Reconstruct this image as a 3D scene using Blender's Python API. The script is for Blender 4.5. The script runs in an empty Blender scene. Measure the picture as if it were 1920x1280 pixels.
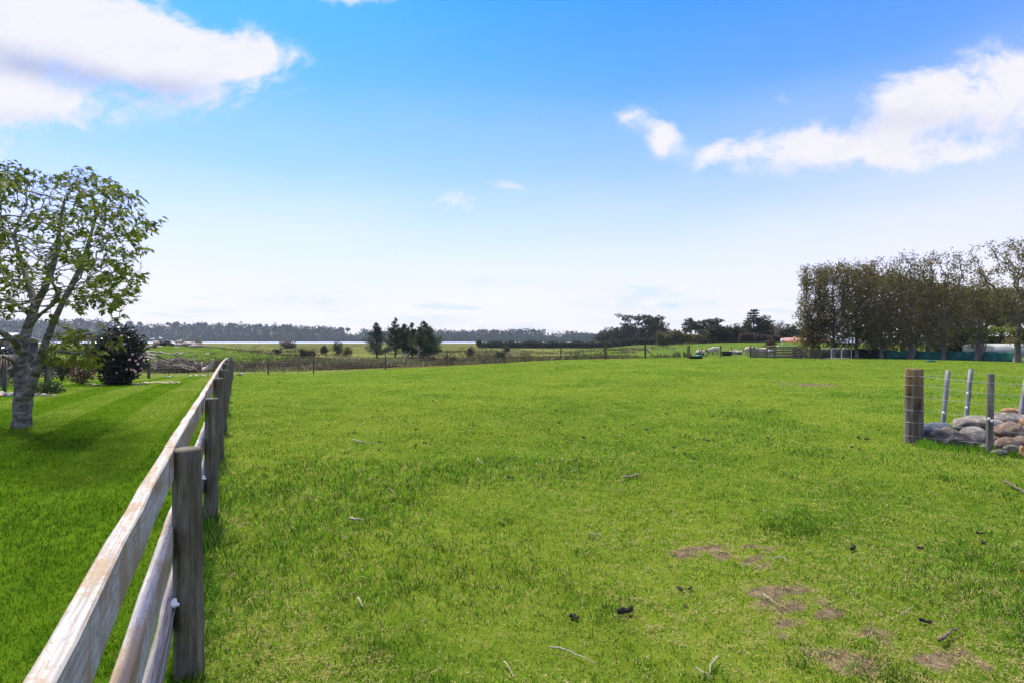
import bpy, math, random
import numpy as np
from mathutils import Vector, Matrix

# ------------------------------------------------------------------ camera, sky, sun
S = bpy.context.scene
C = S.collection
F = 1013.0          # focal length in photograph pixels (1920 wide)
HZ = 637.0          # horizon row in the photograph
EYE = 1.7

cam_d = bpy.data.cameras.new("camera"); cam = bpy.data.objects.new("camera", cam_d); C.objects.link(cam)
cam_d.sensor_width = 36; cam_d.lens = 36 * F / 1920
cam_d.clip_start = 0.05; cam_d.clip_end = 6000
cam.location = (0, 0, EYE)
cam.rotation_euler = (math.radians(90), 0, 0)
cam_d.shift_y = -(640 - HZ) / 1920
S.camera = cam

SUN_EL = math.radians(57); SUN_AZ = math.radians(-34)      # azimuth clockwise from +Y: high on the left, ahead
sd = Vector((math.sin(SUN_AZ) * math.cos(SUN_EL), math.cos(SUN_AZ) * math.cos(SUN_EL), math.sin(SUN_EL)))
sun_d = bpy.data.lights.new("sun", 'SUN'); sun = bpy.data.objects.new("sun", sun_d); C.objects.link(sun)
sun_d.energy = 4.4; sun_d.angle = math.radians(6); sun_d.color = (1.0, 0.93, 0.80)
sun.rotation_euler = sd.to_track_quat('Z', 'Y').to_euler()
sun.location = (0, 0, 80)

S.view_settings.view_transform = 'Standard'; S.view_settings.look = 'None'
S.view_settings.exposure = 0.70; S.view_settings.gamma = 1.0
S.view_settings.use_curve_mapping = False

class NT:
    """small node-tree helper"""
    def __init__(s, nt): s.nt = nt; nt.nodes.clear()
    def n(s, t, **kw):
        o = s.nt.nodes.new(t)
        for k, v in kw.items(): setattr(o, k, v)
        return o
    def put(s, sock, v):
        if isinstance(v, bpy.types.NodeSocket): s.nt.links.new(v, sock)
        elif v is not None:
            if sock.type == 'RGBA' and not hasattr(v, '__len__'): v = (v, v, v, 1)
            if sock.type == 'RGBA' and len(v) == 3: v = (*v, 1)
            sock.default_value = v
    def m(s, op, a, b=None, c=None, clamp=False):
        o = s.n('ShaderNodeMath', operation=op); o.use_clamp = clamp
        s.put(o.inputs[0], a)
        if b is not None: s.put(o.inputs[1], b)
        if c is not None: s.put(o.inputs[2], c)
        return o.outputs[0]
    def mix(s, f, a, b, mode='MIX'):
        o = s.n('ShaderNodeMix', data_type='RGBA', blend_type=mode)
        s.put(o.inputs[0], f); s.put(o.inputs[6], a); s.put(o.inputs[7], b)
        return o.outputs[2]
    def noise(s, vec, scale, detail=4, rough=.55, dist=0, out=0):
        o = s.n('ShaderNodeTexNoise'); s.put(o.inputs['Vector'], vec)
        o.inputs['Scale'].default_value = scale; o.inputs['Detail'].default_value = detail
        o.inputs['Roughness'].default_value = rough; o.inputs['Distortion'].default_value = dist
        return o.outputs[out]
    def ramp(s, f, stops):
        o = s.n('ShaderNodeValToRGB'); s.put(o.inputs[0], f)
        e = o.color_ramp.elements
        while len(e) < len(stops): e.new(.5)
        for q, (p, c) in zip(e, stops): q.position = p; q.color = (*c, 1) if len(c) == 3 else c
        return o.outputs[0]
    def rng(s, f, a, b, c=0., d=1., smooth=True):
        o = s.n('ShaderNodeMapRange'); o.interpolation_type = 'SMOOTHSTEP' if smooth else 'LINEAR'
        s.put(o.inputs[0], f)
        for i, v in enumerate((a, b, c, d)): o.inputs[i + 1].default_value = v
        return o.outputs[0]
    def mapping(s, vec, scale=(1, 1, 1), loc=(0, 0, 0)):
        o = s.n('ShaderNodeMapping'); s.put(o.inputs['Vector'], vec)
        o.inputs['Scale'].default_value = scale; o.inputs['Location'].default_value = loc
        return o.outputs[0]

world = bpy.data.worlds.new("World"); S.world = world; world.use_nodes = True
def build_sky():
    t = NT(world.node_tree)
    sky = t.n('ShaderNodeTexSky', sky_type='NISHITA'); sky.sun_disc = False
    sky.sun_elevation = SUN_EL; sky.sun_rotation = SUN_AZ
    sky.air_density = 1.0; sky.dust_density = 0.6; sky.ozone_density = 3.0
    co = t.n('ShaderNodeTexCoord').outputs['Generated']
    sp = t.n('ShaderNodeSeparateXYZ'); t.put(sp.inputs[0], co)
    X, Y, Z = sp.outputs
    front = t.rng(Y, 0.15, 0.3)
    Yc = t.m('MAXIMUM', Y, 0.12)
    U = t.m('DIVIDE', X, Yc); Vv = t.m('DIVIDE', Z, Yc)
    # clear air: deep blue overhead, milky towards the horizon (thin high haze of the day)
    base = t.n('ShaderNodeHueSaturation'); t.put(base.inputs['Color'], sky.outputs[0])
    base.inputs['Saturation'].default_value = 1.1; base.inputs['Value'].default_value = 1.0
    clear = t.mix(1.0, base.outputs[0], (.20, 1.10, 3.2), 'MULTIPLY')
    el = t.m('ARCTAN2', Z, t.m('SQRT', t.m('ADD', t.m('MULTIPLY', X, X), t.m('MULTIPLY', Y, Y))))
    n0 = t.noise(t.mapping(co, (2.2, 2.2, 9)), 1.0, 3, .5)
    elw = t.m('ADD', el, t.m('MULTIPLY', t.m('SUBTRACT', n0, .5), 0.10))
    milk = t.ramp(t.m('DIVIDE', t.m('MAXIMUM', elw, 0.0), 1.0, clamp=True),
                  [(0.0, (1, 1, 1)), (0.07, (.97, .97, .97)), (0.17, (.78, .78, .78)), (0.30, (.38, .38, .38)), (0.43, (.13, .13, .13)), (0.60, (.0, .0, .0))])
    col = t.mix(milk, clear, (7.9, 7.75, 8.3))
    # clouds: wisps of cumulus in fixed compass directions, fbm edges
    uv = t.n('ShaderNodeCombineXYZ'); t.put(uv.inputs[0], U); t.put(uv.inputs[1], Vv)
    uvm = t.mapping(uv.outputs[0], (1, 1.35, 1))
    f1 = t.noise(uvm, 6.5, 10, .62, .5)
    f2 = t.noise(t.mapping(uv.outputs[0], (1, 1.6, 1), (3.1, 1.7, 0)), 17, 6, .6, .2)
    fb = t.m('ADD', t.m('MULTIPLY', f1, .75), t.m('MULTIPLY', f2, .25))
    def blob(px, py, rx, ry, amp, tilt=0.):
        u0, v0 = (px - 960) / F, (HZ - py) / F
        du = t.m('SUBTRACT', U, u0); dv = t.m('SUBTRACT', Vv, v0)
        if tilt: dv = t.m('SUBTRACT', dv, t.m('MULTIPLY', du, tilt))
        q = t.m('ADD', t.m('POWER', t.m('ABSOLUTE', t.m('DIVIDE', du, rx / F)), 2.0), t.m('POWER', t.m('ABSOLUTE', t.m('DIVIDE', dv, ry / F)), 2.0))
        return t.m('MULTIPLY', t.m('EXPONENT', t.m('MULTIPLY', q, -1.0)), amp)
    def total(lst):
        a = blob(*lst[0])
        for l in lst[1:]: a = t.m('ADD', a, blob(*l))
        return a
    dens = total([(130, 40, 300, 95, 1.25, -.25), (300, 110, 110, 60, .7), (60, 195, 130, 36, .9, -.1), (480, 112, 85, 36, .75, .1), (395, 165, 50, 40, .45), (-150, 120, 220, 170, 1.1),
                  (650, -8, 90, 26, .7), (1520, 285, 200, 40, 1.05), (1760, 165, 120, 48, .95, .1), (1840, 210, 130, 42, .9), (1670, 250, 120, 45, .55), (1960, 140, 110, 70, .9),
                  (1800, 292, 80, 22, .75, .12), (1345, 282, 38, 22, .45, .7), (1250, 245, 30, 28, .85), (1240, 268, 14, 20, .4), (1190, 218, 44, 24, .42), (1462, 190, 20, 16, .48), (855, 380, 46, 26, .62, .35), (960, 352, 50, 14, .44, -.2)])
    d = t.m('ADD', dens, t.m('MULTIPLY', t.m('MULTIPLY', t.m('SUBTRACT', fb, .5), 3.8), t.rng(dens, -.05, .45)))
    cov = t.m('MULTIPLY', t.rng(d, .12, .92), front)
    # the rest of the dome: scattered fair-weather cloud in all other directions
    g = t.noise(t.mapping(co, (1, 1, 2.2)), 2.6, 8, .55, .3)
    gen = t.m('MULTIPLY', t.m('MULTIPLY', t.rng(g, .55, .72), t.m('SUBTRACT', 1.0, front)), t.rng(Z, .02, .15))
    cov = t.m('MAXIMUM', cov, t.m('MULTIPLY', gen, .85))
    under = total([(90, 130, 230, 30, 1.0, -.22), (330, 165, 110, 30, .45), (1700, 230, 190, 30, .40), (1560, 318, 200, 16, .22), (60, 220, 140, 16, .3)])
    ush = t.m('MULTIPLY', t.m('ADD', under, t.m('MULTIPLY', t.m('SUBTRACT', f2, .5), .7)), front, clamp=True)
    ccol = t.mix(ush, (7.7, 7.5, 7.6), (4.3, 4.8, 6.2))
    # low stratus streaks near the horizon
    st = t.noise(t.mapping(uv.outputs[0], (3.2, 26, 1), (1.3, .4, 0)), 1.6, 5, .55, .2)
    low = t.m('MULTIPLY', t.m('MULTIPLY', t.rng(st, .55, .70), t.rng(Vv, .135, .06)), front)
    strk = total([(590, 566, 95, 13, .8, -.03), (1200, 572, 105, 15, .9, -.05), (1350, 567, 40, 6, .7), (930, 527, 80, 8, .5), (390, 583, 60, 6, .6), (790, 603, 130, 11, .6), (1190, 606, 120, 9, .6), (1215, 548, 40, 10, .5, .2)])
    low = t.m('ADD', low, t.m('MULTIPLY', t.m('MULTIPLY', strk, t.rng(f2, .30, .62)), front), clamp=True)
    col = t.mix(t.m('MULTIPLY', low, .8), col, (5.4, 6.6, 8.3))
    col = t.mix(t.m('MULTIPLY', cov, .96), col, ccol)
    # unseen bright cloud overhead, added and brightened for neutral fill light
    fill_veil = t.m('MULTIPLY', t.rng(el, .66, .95), t.m('ADD', .70, t.m('MULTIPLY', g, .5)), clamp=True)
    col = t.mix(fill_veil, col, (11.5, 10.3, 8.9))
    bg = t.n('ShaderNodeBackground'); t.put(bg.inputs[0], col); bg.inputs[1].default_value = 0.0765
    out = t.n('ShaderNodeOutputWorld'); t.nt.links.new(bg.outputs[0], out.inputs[0])
build_sky()

# ------------------------------------------------------------------ helpers
rng = np.random.default_rng(7)
random.seed(7)
def sm(a, b, x):
    t = np.clip((np.asarray(x, float) - a) / (b - a), 0, 1); return t * t * (3 - 2 * t)
def at(px, D): return (px - 960) / F * D
def pz(py, D): return EYE - (py - HZ) / F * D
def P(px, py, D): return np.array([at(px, D), D, pz(py, D)])

def fence_side(x, y):                                  # > 0 right of the timber fence (paddock), < 0 on the lawn
    return (x + 0.235 + 0.511 * y) / math.hypot(1, .511)
def gz(x, y):
    x = np.asarray(x, float); y = np.asarray(y, float)
    z = -.85 * sm(11, 42, y) * sm(6, -18, x) - .25 * sm(26, 40, y) * sm(-18, -28, x)
    yf = 42 + np.clip(x + 1, 0, 14) * .55
    drop = sm(0, 26, y - yf) * (1 - sm(12, 26, x))
    z = z * (1 - drop) + (-1.3) * drop
    z = z - .2 * sm(50, 62, y) * sm(10, 22, x)
    far = sm(100, 170, y); z = z * (1 - far) + (-1.35) * far
    z = z + 2.35 * np.exp(-(((x + 49) / 17.) ** 2 + ((y - 70) / 15.) ** 2) ** 1.2)
    z = z + 1.35 * sm(70, 96, y) * sm(31, 44, x) * (1 - sm(170, 260, y))
    near = np.exp(-y / 30.)
    z = z + near * (.012 * np.sin(2.1 * x + .7 * y) + .012 * np.sin(1.3 * y - 1.7 * x + 1) + .008 * np.sin(3.3 * y + 1.1 * x))
    z = z + (.05 * np.sin(.31 * x + .23 * y) * np.sin(.27 * y - .11 * x)) * sm(10, 40, y)
    z = z + .10 * np.sin(.13 * x + 1) * np.sin(.19 * y) * sm(55, 90, y)
    z = z - 2.2 * sm(500, 540, y)
    return z
def G(px, D):
    x = at(px, D); return np.array([x, D, float(gz(x, D))])
def vnoise(x, y, sc, seed):
    x = np.asarray(x) * sc; y = np.asarray(y) * sc
    r = np.random.default_rng(seed).random((64, 64))
    xi = np.floor(x).astype(int); yi = np.floor(y).astype(int)
    fx = x - xi; fy = y - yi; fx = fx * fx * (3 - 2 * fx); fy = fy * fy * (3 - 2 * fy)
    g = lambda a, b: r[a % 64, b % 64]
    return (g(xi, yi) * (1 - fx) + g(xi + 1, yi) * fx) * (1 - fy) + (g(xi, yi + 1) * (1 - fx) + g(xi + 1, yi + 1) * fx) * fy

_t = (1 + 5 ** .5) / 2
def ico(n):
    v = [(-1, _t, 0), (1, _t, 0), (-1, -_t, 0), (1, -_t, 0), (0, -1, _t), (0, 1, _t), (0, -1, -_t), (0, 1, -_t), (_t, 0, -1), (_t, 0, 1), (-_t, 0, -1), (-_t, 0, 1)]
    v = [np.array(p) / np.linalg.norm(p) for p in v]
    f = [(0, 11, 5), (0, 5, 1), (0, 1, 7), (0, 7, 10), (0, 10, 11), (1, 5, 9), (5, 11, 4), (11, 10, 2), (10, 7, 6), (7, 1, 8), (3, 9, 4), (3, 4, 2), (3, 2, 6), (3, 6, 8), (3, 8, 9), (4, 9, 5), (2, 4, 11), (6, 2, 10), (8, 6, 7), (9, 8, 1)]
    for _ in range(n):
        cache = {}; nf = []
        def mid(a, b):
            k = (min(a, b), max(a, b))
            if k not in cache:
                m = v[a] + v[b]; v.append(m / np.linalg.norm(m)); cache[k] = len(v) - 1
            return cache[k]
        for a, b, c in f:
            ab, bc, ca = mid(a, b), mid(b, c), mid(c, a)
            nf += [(a, ab, ca), (b, bc, ab), (c, ca, bc), (ab, bc, ca)]
        f = nf
    return np.array(v), np.array(f)
ICO = {n: ico(n) for n in (1, 2, 3, 4)}

class B:
    """collects geometry in world space; build() links it as ONE mesh object"""
    def __init__(s): s.V = []; s.F = []; s.T = []; s.n = 0
    def add(s, v, faces, tint=0.5):
        v = np.asarray(v, float).reshape(-1, 3)
        if np.isscalar(tint): tint = np.full(len(v), tint)
        s.V.append(v); s.T.append(np.asarray(tint, float))
        for f in faces: s.F.append(np.asarray(f, int) + s.n)
        s.n += len(v); return s
    def box(s, c, size, rz=0., tint=.5):
        h = np.array(size) / 2
        v = np.array([(x, y, z) for x in (-1, 1) for y in (-1, 1) for z in (-1, 1)]) * h
        co, si = math.cos(rz), math.sin(rz)
        v = v @ np.array([[co, si, 0], [-si, co, 0], [0, 0, 1]]) + np.array(c)
        return s.add(v, [[(0, 1, 3, 2), (4, 6, 7, 5), (0, 4, 5, 1), (2, 3, 7, 6), (0, 2, 6, 4), (1, 5, 7, 3)]], tint)
    def beam(s, p0, p1, w, h, up=(0, 0, 1), seg=1, wob=0., tint=.5, bev=0.006):
        """bevelled board from p0 to p1: w across, h along up"""
        p0 = np.array(p0, float); p1 = np.array(p1, float); d = p1 - p0; d /= np.linalg.norm(d)
        u = np.array(up, float); u -= d * (u @ d); u /= np.linalg.norm(u); sd_ = np.cross(d, u)
        b = min(bev, w * .3, h * .3); a, c = w / 2, h / 2
        prof = [(-a + b, -c), (a - b, -c), (a, -c + b), (a, c - b), (a - b, c), (-a + b, c), (-a, c - b), (-a, -c + b)]
        V = []; k = 8
        for i in range(seg + 1):
            q = p0 + (p1 - p0) * i / seg
            o = (rng.random(2) - .5) * wob
            for x, y in prof: V.append(q + sd_ * (x + o[0]) + u * (y + o[1]))
        quads = [(i * k + j, i * k + (j + 1) % k, (i + 1) * k + (j + 1) % k, (i + 1) * k + j) for i in range(seg) for j in range(k)]
        return s.add(V, [quads, [tuple(range(k))[::-1]], [tuple(seg * k + j for j in range(k))]], tint)
    def tube(s, path, radii, n=6, tint=.5, cap=True, rough=0.):
        path = np.asarray(path, float); m = len(path)
        radii = np.full(m, radii) if np.isscalar(radii) else np.asarray(radii, float)
        d = np.gradient(path, axis=0); d /= np.linalg.norm(d, axis=1)[:, None] + 1e-9
        ref = np.array([0, 0, 1.]) if abs(d[0][2]) < .9 else np.array([1., 0, 0])
        V = []
        u = np.cross(d[0], ref); u /= np.linalg.norm(u)
        for i in range(m):
            u = u - d[i] * (u @ d[i]); u /= np.linalg.norm(u) + 1e-9
            w = np.cross(d[i], u)
            for j in range(n):
                a = 2 * math.pi * j / n
                r = radii[i] * (1 + (rng.random() - .5) * rough)
                V.append(path[i] + (u * math.cos(a) + w * math.sin(a)) * r)
        q = [(i * n + j, i * n + (j + 1) % n, (i + 1) * n + (j + 1) % n, (i + 1) * n + j) for i in range(m - 1) for j in range(n)]
        fs = [q]
        if cap: fs += [[tuple(range(n))[::-1]], [tuple((m - 1) * n + j for j in range(n))]]
        return s.add(V, fs, tint)
    def post(s, base, h, r, n=18, lean=(0, 0), sink=.25, tint=.5, taper=.96):
        """round sawn post with a softened top rim and slightly uneven sides"""
        b = np.array(base, float); V = []
        ph = rng.random(3) * 6
        zs = [(-sink, 1), (0, 1), (h * .33, .99), (h * .66, .98), (h - .012, taper), (h, taper - .07)]
        for z, k in zs:
            for j in range(n):
                a = 2 * math.pi * j / n
                rr = r * k * (1 + .035 * math.sin(2 * a + ph[0]) + .02 * math.sin(5 * a + ph[1]) + .012 * math.sin(3 * z + ph[2] + a))
                V.append(b + np.array([lean[0] * z + rr * math.cos(a), lean[1] * z + rr * math.sin(a), z]))
        m = len(zs)
        q = [(i * n + j, i * n + (j + 1) % n, (i + 1) * n + (j + 1) % n, (i + 1) * n + j) for i in range(m - 1) for j in range(n)]
        return s.add(V, [q, [tuple((m - 1) * n + j for j in range(n))]], tint)
    def blob(s, c, r, seed=0, sub=2, amp=.2, cuts=0, rz=0., tint=.5, fr=1.7):
        v, f = ICO[sub]; R = np.random.default_rng(seed)
        v = v.copy()
        for _ in range(cuts):
            nn = R.normal(size=3); nn /= np.linalg.norm(nn); dd = .62 + .25 * R.random()
            k = v @ nn - dd - .06; k = np.clip(k, 0, None); v -= np.outer(k * .9, nn)
        for o in range(3):
            q = R.normal(size=(3, 3)) * fr * 1.7 ** o; p = R.random(3) * 6
            v *= (1 + amp / 1.6 ** o * (np.sin(v @ q + p).mean(axis=1)))[:, None]
        v = v * np.array(r)
        co, si = math.cos(rz), math.sin(rz)
        v = v @ np.array([[co, si, 0], [-si, co, 0], [0, 0, 1]]) + np.array(c)
        return s.add(v, [f], tint)
    def cards(s, p, d, nrm, L, W, tint, droop=.15):
        """leaf-shaped quads: base, side, tip, side, folded a little"""
        p = np.asarray(p, float); k = len(p)
        if k == 0: return s
        d = d / (np.linalg.norm(d, axis=1)[:, None] + 1e-9)
        sd_ = np.cross(d, nrm); sd_ /= np.linalg.norm(sd_, axis=1)[:, None] + 1e-9
        n2 = np.cross(sd_, d)
        L = np.broadcast_to(L, k)[:, None]; W = np.broadcast_to(W, k)[:, None]
        v = np.stack([p, p + d * L * .45 + sd_ * W * .5 + n2 * W * .12, p + d * L - n2 * L * droop, p + d * L * .45 - sd_ * W * .5 + n2 * W * .12], 1).reshape(-1, 3)
        f = np.arange(4 * k).reshape(k, 4)
        return s.add(v, [f], np.repeat(np.broadcast_to(tint, k), 4))
    def build(s, name, mat, parent=None, smooth=True, loc=None):
        me = bpy.data.meshes.new(name)
        V = np.concatenate(s.V) if s.V else np.zeros((0, 3))
        o = bpy.data.objects.new(name, me)
        org = np.array(parent.matrix_basis.translation if parent else (loc if loc is not None else (0, 0, 0)), float)
        if parent and parent.parent: org = org + np.array(parent.parent.matrix_basis.translation)
        V = V - org
        me.vertices.add(len(V)); me.vertices.foreach_set('co', V.astype(np.float32).ravel())
        tot = []; lv = []
        for f in s.F:
            f = np.atleast_2d(f); tot.append(np.full(len(f), f.shape[1])); lv.append(f.ravel())
        tot = np.concatenate(tot); lv = np.concatenate(lv)
        me.loops.add(len(lv)); me.loops.foreach_set('vertex_index', lv.astype(np.int32))
        me.polygons.add(len(tot)); me.polygons.foreach_set('loop_start', np.concatenate([[0], np.cumsum(tot)[:-1]]).astype(np.int32))
        me.update(calc_edges=True)
        me.polygons.foreach_set('use_smooth', np.full(len(tot), smooth))
        a = me.attributes.new('tint', 'FLOAT', 'POINT'); a.data.foreach_set('value', np.concatenate(s.T).astype(np.float32))
        me.materials.append(mat)
        if loc is not None and not parent: o.location = loc
        if parent: o.parent = parent
        C.objects.link(o)
        return o

def tag(o, label=None, cat=None, group=None, kind=None):
    if label: o['label'] = label
    if cat: o['category'] = cat
    if group: o['group'] = group
    if kind: o['kind'] = kind
    return o
def thing(name, label, cat, loc, group=None):
    o = bpy.data.objects.new(name, None); C.objects.link(o); o.location = [float(q) for q in loc]
    o.empty_display_size = .2
    return tag(o, label, cat, group)
def dup(root, loc, rz=None, label=None, scale=None):
    r = root.copy(); C.objects.link(r); r.location = [float(q) for q in loc]
    if rz is not None: r.rotation_euler = (0, 0, rz)
    if scale is not None: r.scale = (scale,) * 3 if np.isscalar(scale) else scale
    if label: r['label'] = label
    for ch in list(root.children):
        c = ch.copy(); C.objects.link(c); c.parent = r
        for g in ch.children:
            d = g.copy(); C.objects.link(d); d.parent = c
    return r

# ------------------------------------------------------------------ materials
def newmat(name):
    m = bpy.data.materials.new(name); m.use_nodes = True
    t = NT(m.node_tree); out = t.n('ShaderNodeOutputMaterial')
    bs = t.n('ShaderNodeBsdfPrincipled'); t.nt.links.new(bs.outputs[0], out.inputs[0])
    bs.inputs['Specular IOR Level'].default_value = .3
    return m, t, bs, out
def bump(t, bs, h, strength=.4, dist=.02):
    b = t.n('ShaderNodeBump'); b.inputs['Strength'].default_value = strength; b.inputs['Distance'].default_value = dist
    t.put(b.inputs['Height'], h); t.nt.links.new(b.outputs[0], bs.inputs['Normal'])
def leafmat(name, stops, trans=.35, rough=.55, spec=.25):
    m, t, bs, out = newmat(name)
    a = t.n('ShaderNodeAttribute', attribute_name='tint')
    col = t.ramp(a.outputs['Fac'], stops)
    t.put(bs.inputs['Base Color'], col); bs.inputs['Roughness'].default_value = rough; bs.inputs['Specular IOR Level'].default_value = spec
    tr = t.n('ShaderNodeBsdfTranslucent'); t.put(tr.inputs[0], t.mix(1.0, col, (1.0, 1.0, .7), 'MULTIPLY'))
    mx = t.n('ShaderNodeMixShader'); mx.inputs[0].default_value = trans
    t.nt.links.new(bs.outputs[0], mx.inputs[1]); t.nt.links.new(tr.outputs[0], mx.inputs[2]); t.nt.links.new(mx.outputs[0], out.inputs[0])
    return m
def solid(name, stops, scale=6, rough=.7, stretch=(1, 1, 1), bs_=.35, bd=.01, detail=6, spec=.3, metal=0.):
    m, t, bs, out = newmat(name)
    co = t.n('ShaderNodeTexCoord').outputs['Object']
    n = t.noise(t.mapping(co, stretch), scale, detail, .6, .2)
    t.put(bs.inputs['Base Color'], t.ramp(n, stops)); bs.inputs['Roughness'].default_value = rough
    bs.inputs['Specular IOR Level'].default_value = spec; bs.inputs['Metallic'].default_value = metal
    bump(t, bs, n, bs_, bd)
    return m
MAT = {}
MAT['grass'] = leafmat('paddock_grass_blade', [(0, (.026, .075, .008)), (.28, (.115, .285, .018)), (.52, (.255, .44, .034)), (.73, (.44, .54, .095)), (.80, (.40, .33, .14)), (1, (.62, .48, .27))], .46, .7, .05)
MAT['lawn'] = leafmat('lawn_grass_blade', [(0, (.020, .070, .002)), (.4, (.066, .170, .004)), (.75, (.205, .325, .018)), (1, (.42, .47, .10))], .44, .7, .04)
MAT['leaf'] = leafmat('tree_leaf', [(0, (.035, .060, .010)), (.5, (.10, .145, .018)), (.85, (.19, .23, .025)), (1, (.24, .17, .04))], .42, .65, .12)
MAT['olive'] = leafmat('shelterbelt_leaf', [(0, (.042, .040, .016)), (.45, (.145, .130, .055)), (.8, (.26, .22, .10)), (1, (.34, .28, .14))], .34, .8, .08)
MAT['olive_hedge'] = leafmat('hedgerow_leaf', [(0, (.038, .037, .014)), (.5, (.14, .13, .05)), (1, (.27, .235, .10))], .34, .8, .08)
MAT['camellia'] = leafmat('camellia_leaf', [(0, (.007, .013, .007)), (.6, (.016, .028, .012)), (1, (.035, .055, .018))], .08, .35, .4)
MAT['dark'] = leafmat('dark_green_leaf', [(0, (.022, .032, .016)), (.5, (.054, .070, .032)), (1, (.11, .125, .052))], .15, .8, .06)
MAT['pine'] = leafmat('pine_needle', [(0, (.022, .045, .018)), (.5, (.055, .095, .040)), (1, (.11, .15, .06))], .15, .8, .06)
MAT['bluepine'] = leafmat('blue_pine_needle', [(0, (.03, .05, .035)), (.5, (.060, .090, .060)), (1, (.10, .135, .085))], .15, .6)
MAT['lime'] = leafmat('lime_leaf', [(0, (.09, .13, .01)), (.5, (.19, .23, .02)), (1, (.30, .32, .04))], .4, .5)
MAT['green'] = leafmat('green_leaf', [(0, (.025, .045, .012)), (.5, (.055, .085, .024)), (1, (.12, .16, .05))], .25, .5)
MAT['red'] = leafmat('russet_leaf', [(0, (.03, .018, .010)), (.5, (.09, .045, .025)), (1, (.17, .10, .06))], .2, .5)
MAT['purple'] = leafmat('plum_leaf', [(0, (.04, .025, .022)), (.5, (.085, .052, .045)), (1, (.13, .10, .07))], .2, .6)
MAT['brown'] = leafmat('rush_stem', [(0, (.030, .022, .013)), (.4, (.070, .050, .028)), (.7, (.11, .085, .045)), (1, (.17, .16, .07))], .2, .7)
MAT['marsh'] = leafmat('marsh_tussock', [(0, (.045, .050, .018)), (.4, (.095, .115, .030)), (.7, (.16, .175, .055)), (1, (.40, .36, .22))], .25, .7)
MAT['straw'] = leafmat('toetoe_plume', [(0, (.14, .13, .06)), (.5, (.30, .27, .14)), (1, (.50, .44, .30))], .3, .7)
MAT['silver'] = leafmat('silver_twig', [(0, (.10, .11, .09)), (.5, (.19, .20, .17)), (1, (.32, .33, .29))], .1, .7)
MAT['farleaf'] = leafmat('far_wood_leaf', [(0, (.020, .036, .020)), (.5, (.034, .058, .029)), (1, (.060, .090, .040))], .08, 1.0, .0)
MAT['pinkpetal'] = leafmat('pink_petal', [(0, (.50, .20, .27)), (.5, (.70, .42, .48)), (1, (.82, .68, .70))], .3, .5)
MAT['bark'] = solid('grey_bark', [(.32, (.045, .038, .026)), (.47, (.13, .115, .08)), (.60, (.24, .235, .175)), (.76, (.42, .43, .35))], 7, .85, (1, 1, 1.6), 1., .04)
MAT['bark2'] = solid('pale_bark', [(.3, (.055, .045, .034)), (.55, (.17, .145, .115)), (.75, (.38, .35, .30))], 3, .85, (1, 1, .25), .7, .03)
MAT['twig'] = solid('dark_twig', [(.3, (.03, .025, .018)), (.7, (.10, .085, .065))], 8, .85)
MAT['drift'] = solid('bleached_wood', [(.25, (.16, .12, .095)), (.5, (.34, .28, .23)), (.75, (.55, .49, .42))], 3, .8, (1, 1, 1), .6, .02)
MAT['drift_dark'] = solid('dark_dead_wood', [(.25, (.035, .028, .024)), (.55, (.10, .08, .07)), (.8, (.24, .20, .18))], 3, .85)
MAT['galv'] = solid('galvanised_steel', [(.3, (.42, .44, .46)), (.7, (.62, .63, .64))], 8, .4, metal=.6, spec=.5)
MAT['wire'] = solid('fence_wire', [(.3, (.26, .26, .25)), (.7, (.44, .44, .43))], 8, .5, metal=.3, spec=.5)
MAT['white'] = solid('white_plastic', [(.3, (.66, .66, .65)), (.7, (.82, .82, .80))], 5, .5, bs_=.1)
MAT['black'] = solid('black_plastic', [(.3, (.012, .012, .013)), (.7, (.03, .03, .03))], 5, .5, bs_=.1)
MAT['teal'] = solid('teal_plastic', [(.3, (.02, .16, .12)), (.7, (.03, .25, .18))], 5, .45, bs_=.1)
MAT['dung'] = solid('dark_dung', [(.3, (.010, .008, .006)), (.7, (.035, .026, .020))], 30, .8, bs_=.9, bd=.01)
MAT['stick'] = solid('dry_stick', [(.3, (.18, .145, .095)), (.7, (.40, .35, .26))], 20, .8)
MAT['stick_dark'] = solid('brown_stick', [(.3, (.07, .05, .035)), (.7, (.17, .13, .09))], 20, .8)
MAT['greypost'] = solid('grey_weathered_post', [(.28, (.055, .045, .028)), (.5, (.13, .115, .085)), (.72, (.23, .21, .17))], 5, .85, (3, 3, .35), .5, .01)
MAT['darkpost'] = solid('dark_weathered_post', [(.28, (.03, .025, .014)), (.5, (.075, .06, .03)), (.75, (.14, .12, .06))], 4, .85, (3, 3, .35), .5, .01)
MAT['batten'] = solid('grey_batten', [(.28, (.11, .11, .11)), (.5, (.20, .20, .20)), (.72, (.31, .31, .31))], 9, .8, (3, 3, .3), .4, .006)
MAT['railgrey'] = solid('grey_yard_rail', [(.25, (.050, .040, .028)), (.5, (.125, .105, .080)), (.75, (.26, .225, .18))], 3, .85, (1, 1, 2.5), .4, .01)
MAT['net_green'] = solid('green_shade_cloth', [(.3, (.006, .060, .044)), (.55, (.012, .115, .082)), (.75, (.026, .18, .128))], 2.2, .75, (1, 1, .8), .3, .03)
MAT['net_black'] = solid('black_shade_cloth', [(.3, (.008, .009, .010)), (.7, (.026, .026, .028))], 2.2, .75, (1, 1, 2), .3, .03)
MAT['metalwall'] = solid('pale_cladding', [(.3, (.24, .27, .26)), (.7, (.36, .39, .38))], 1.5, .6, bs_=.1)
MAT['roof'] = solid('terracotta_roof', [(.3, (.27, .13, .085)), (.7, (.40, .23, .17))], 1.5, .7, bs_=.2)
MAT['brick'] = solid('orange_brick', [(.3, (.34, .11, .03)), (.7, (.48, .18, .06))], 3, .8, bs_=.2)
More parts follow.
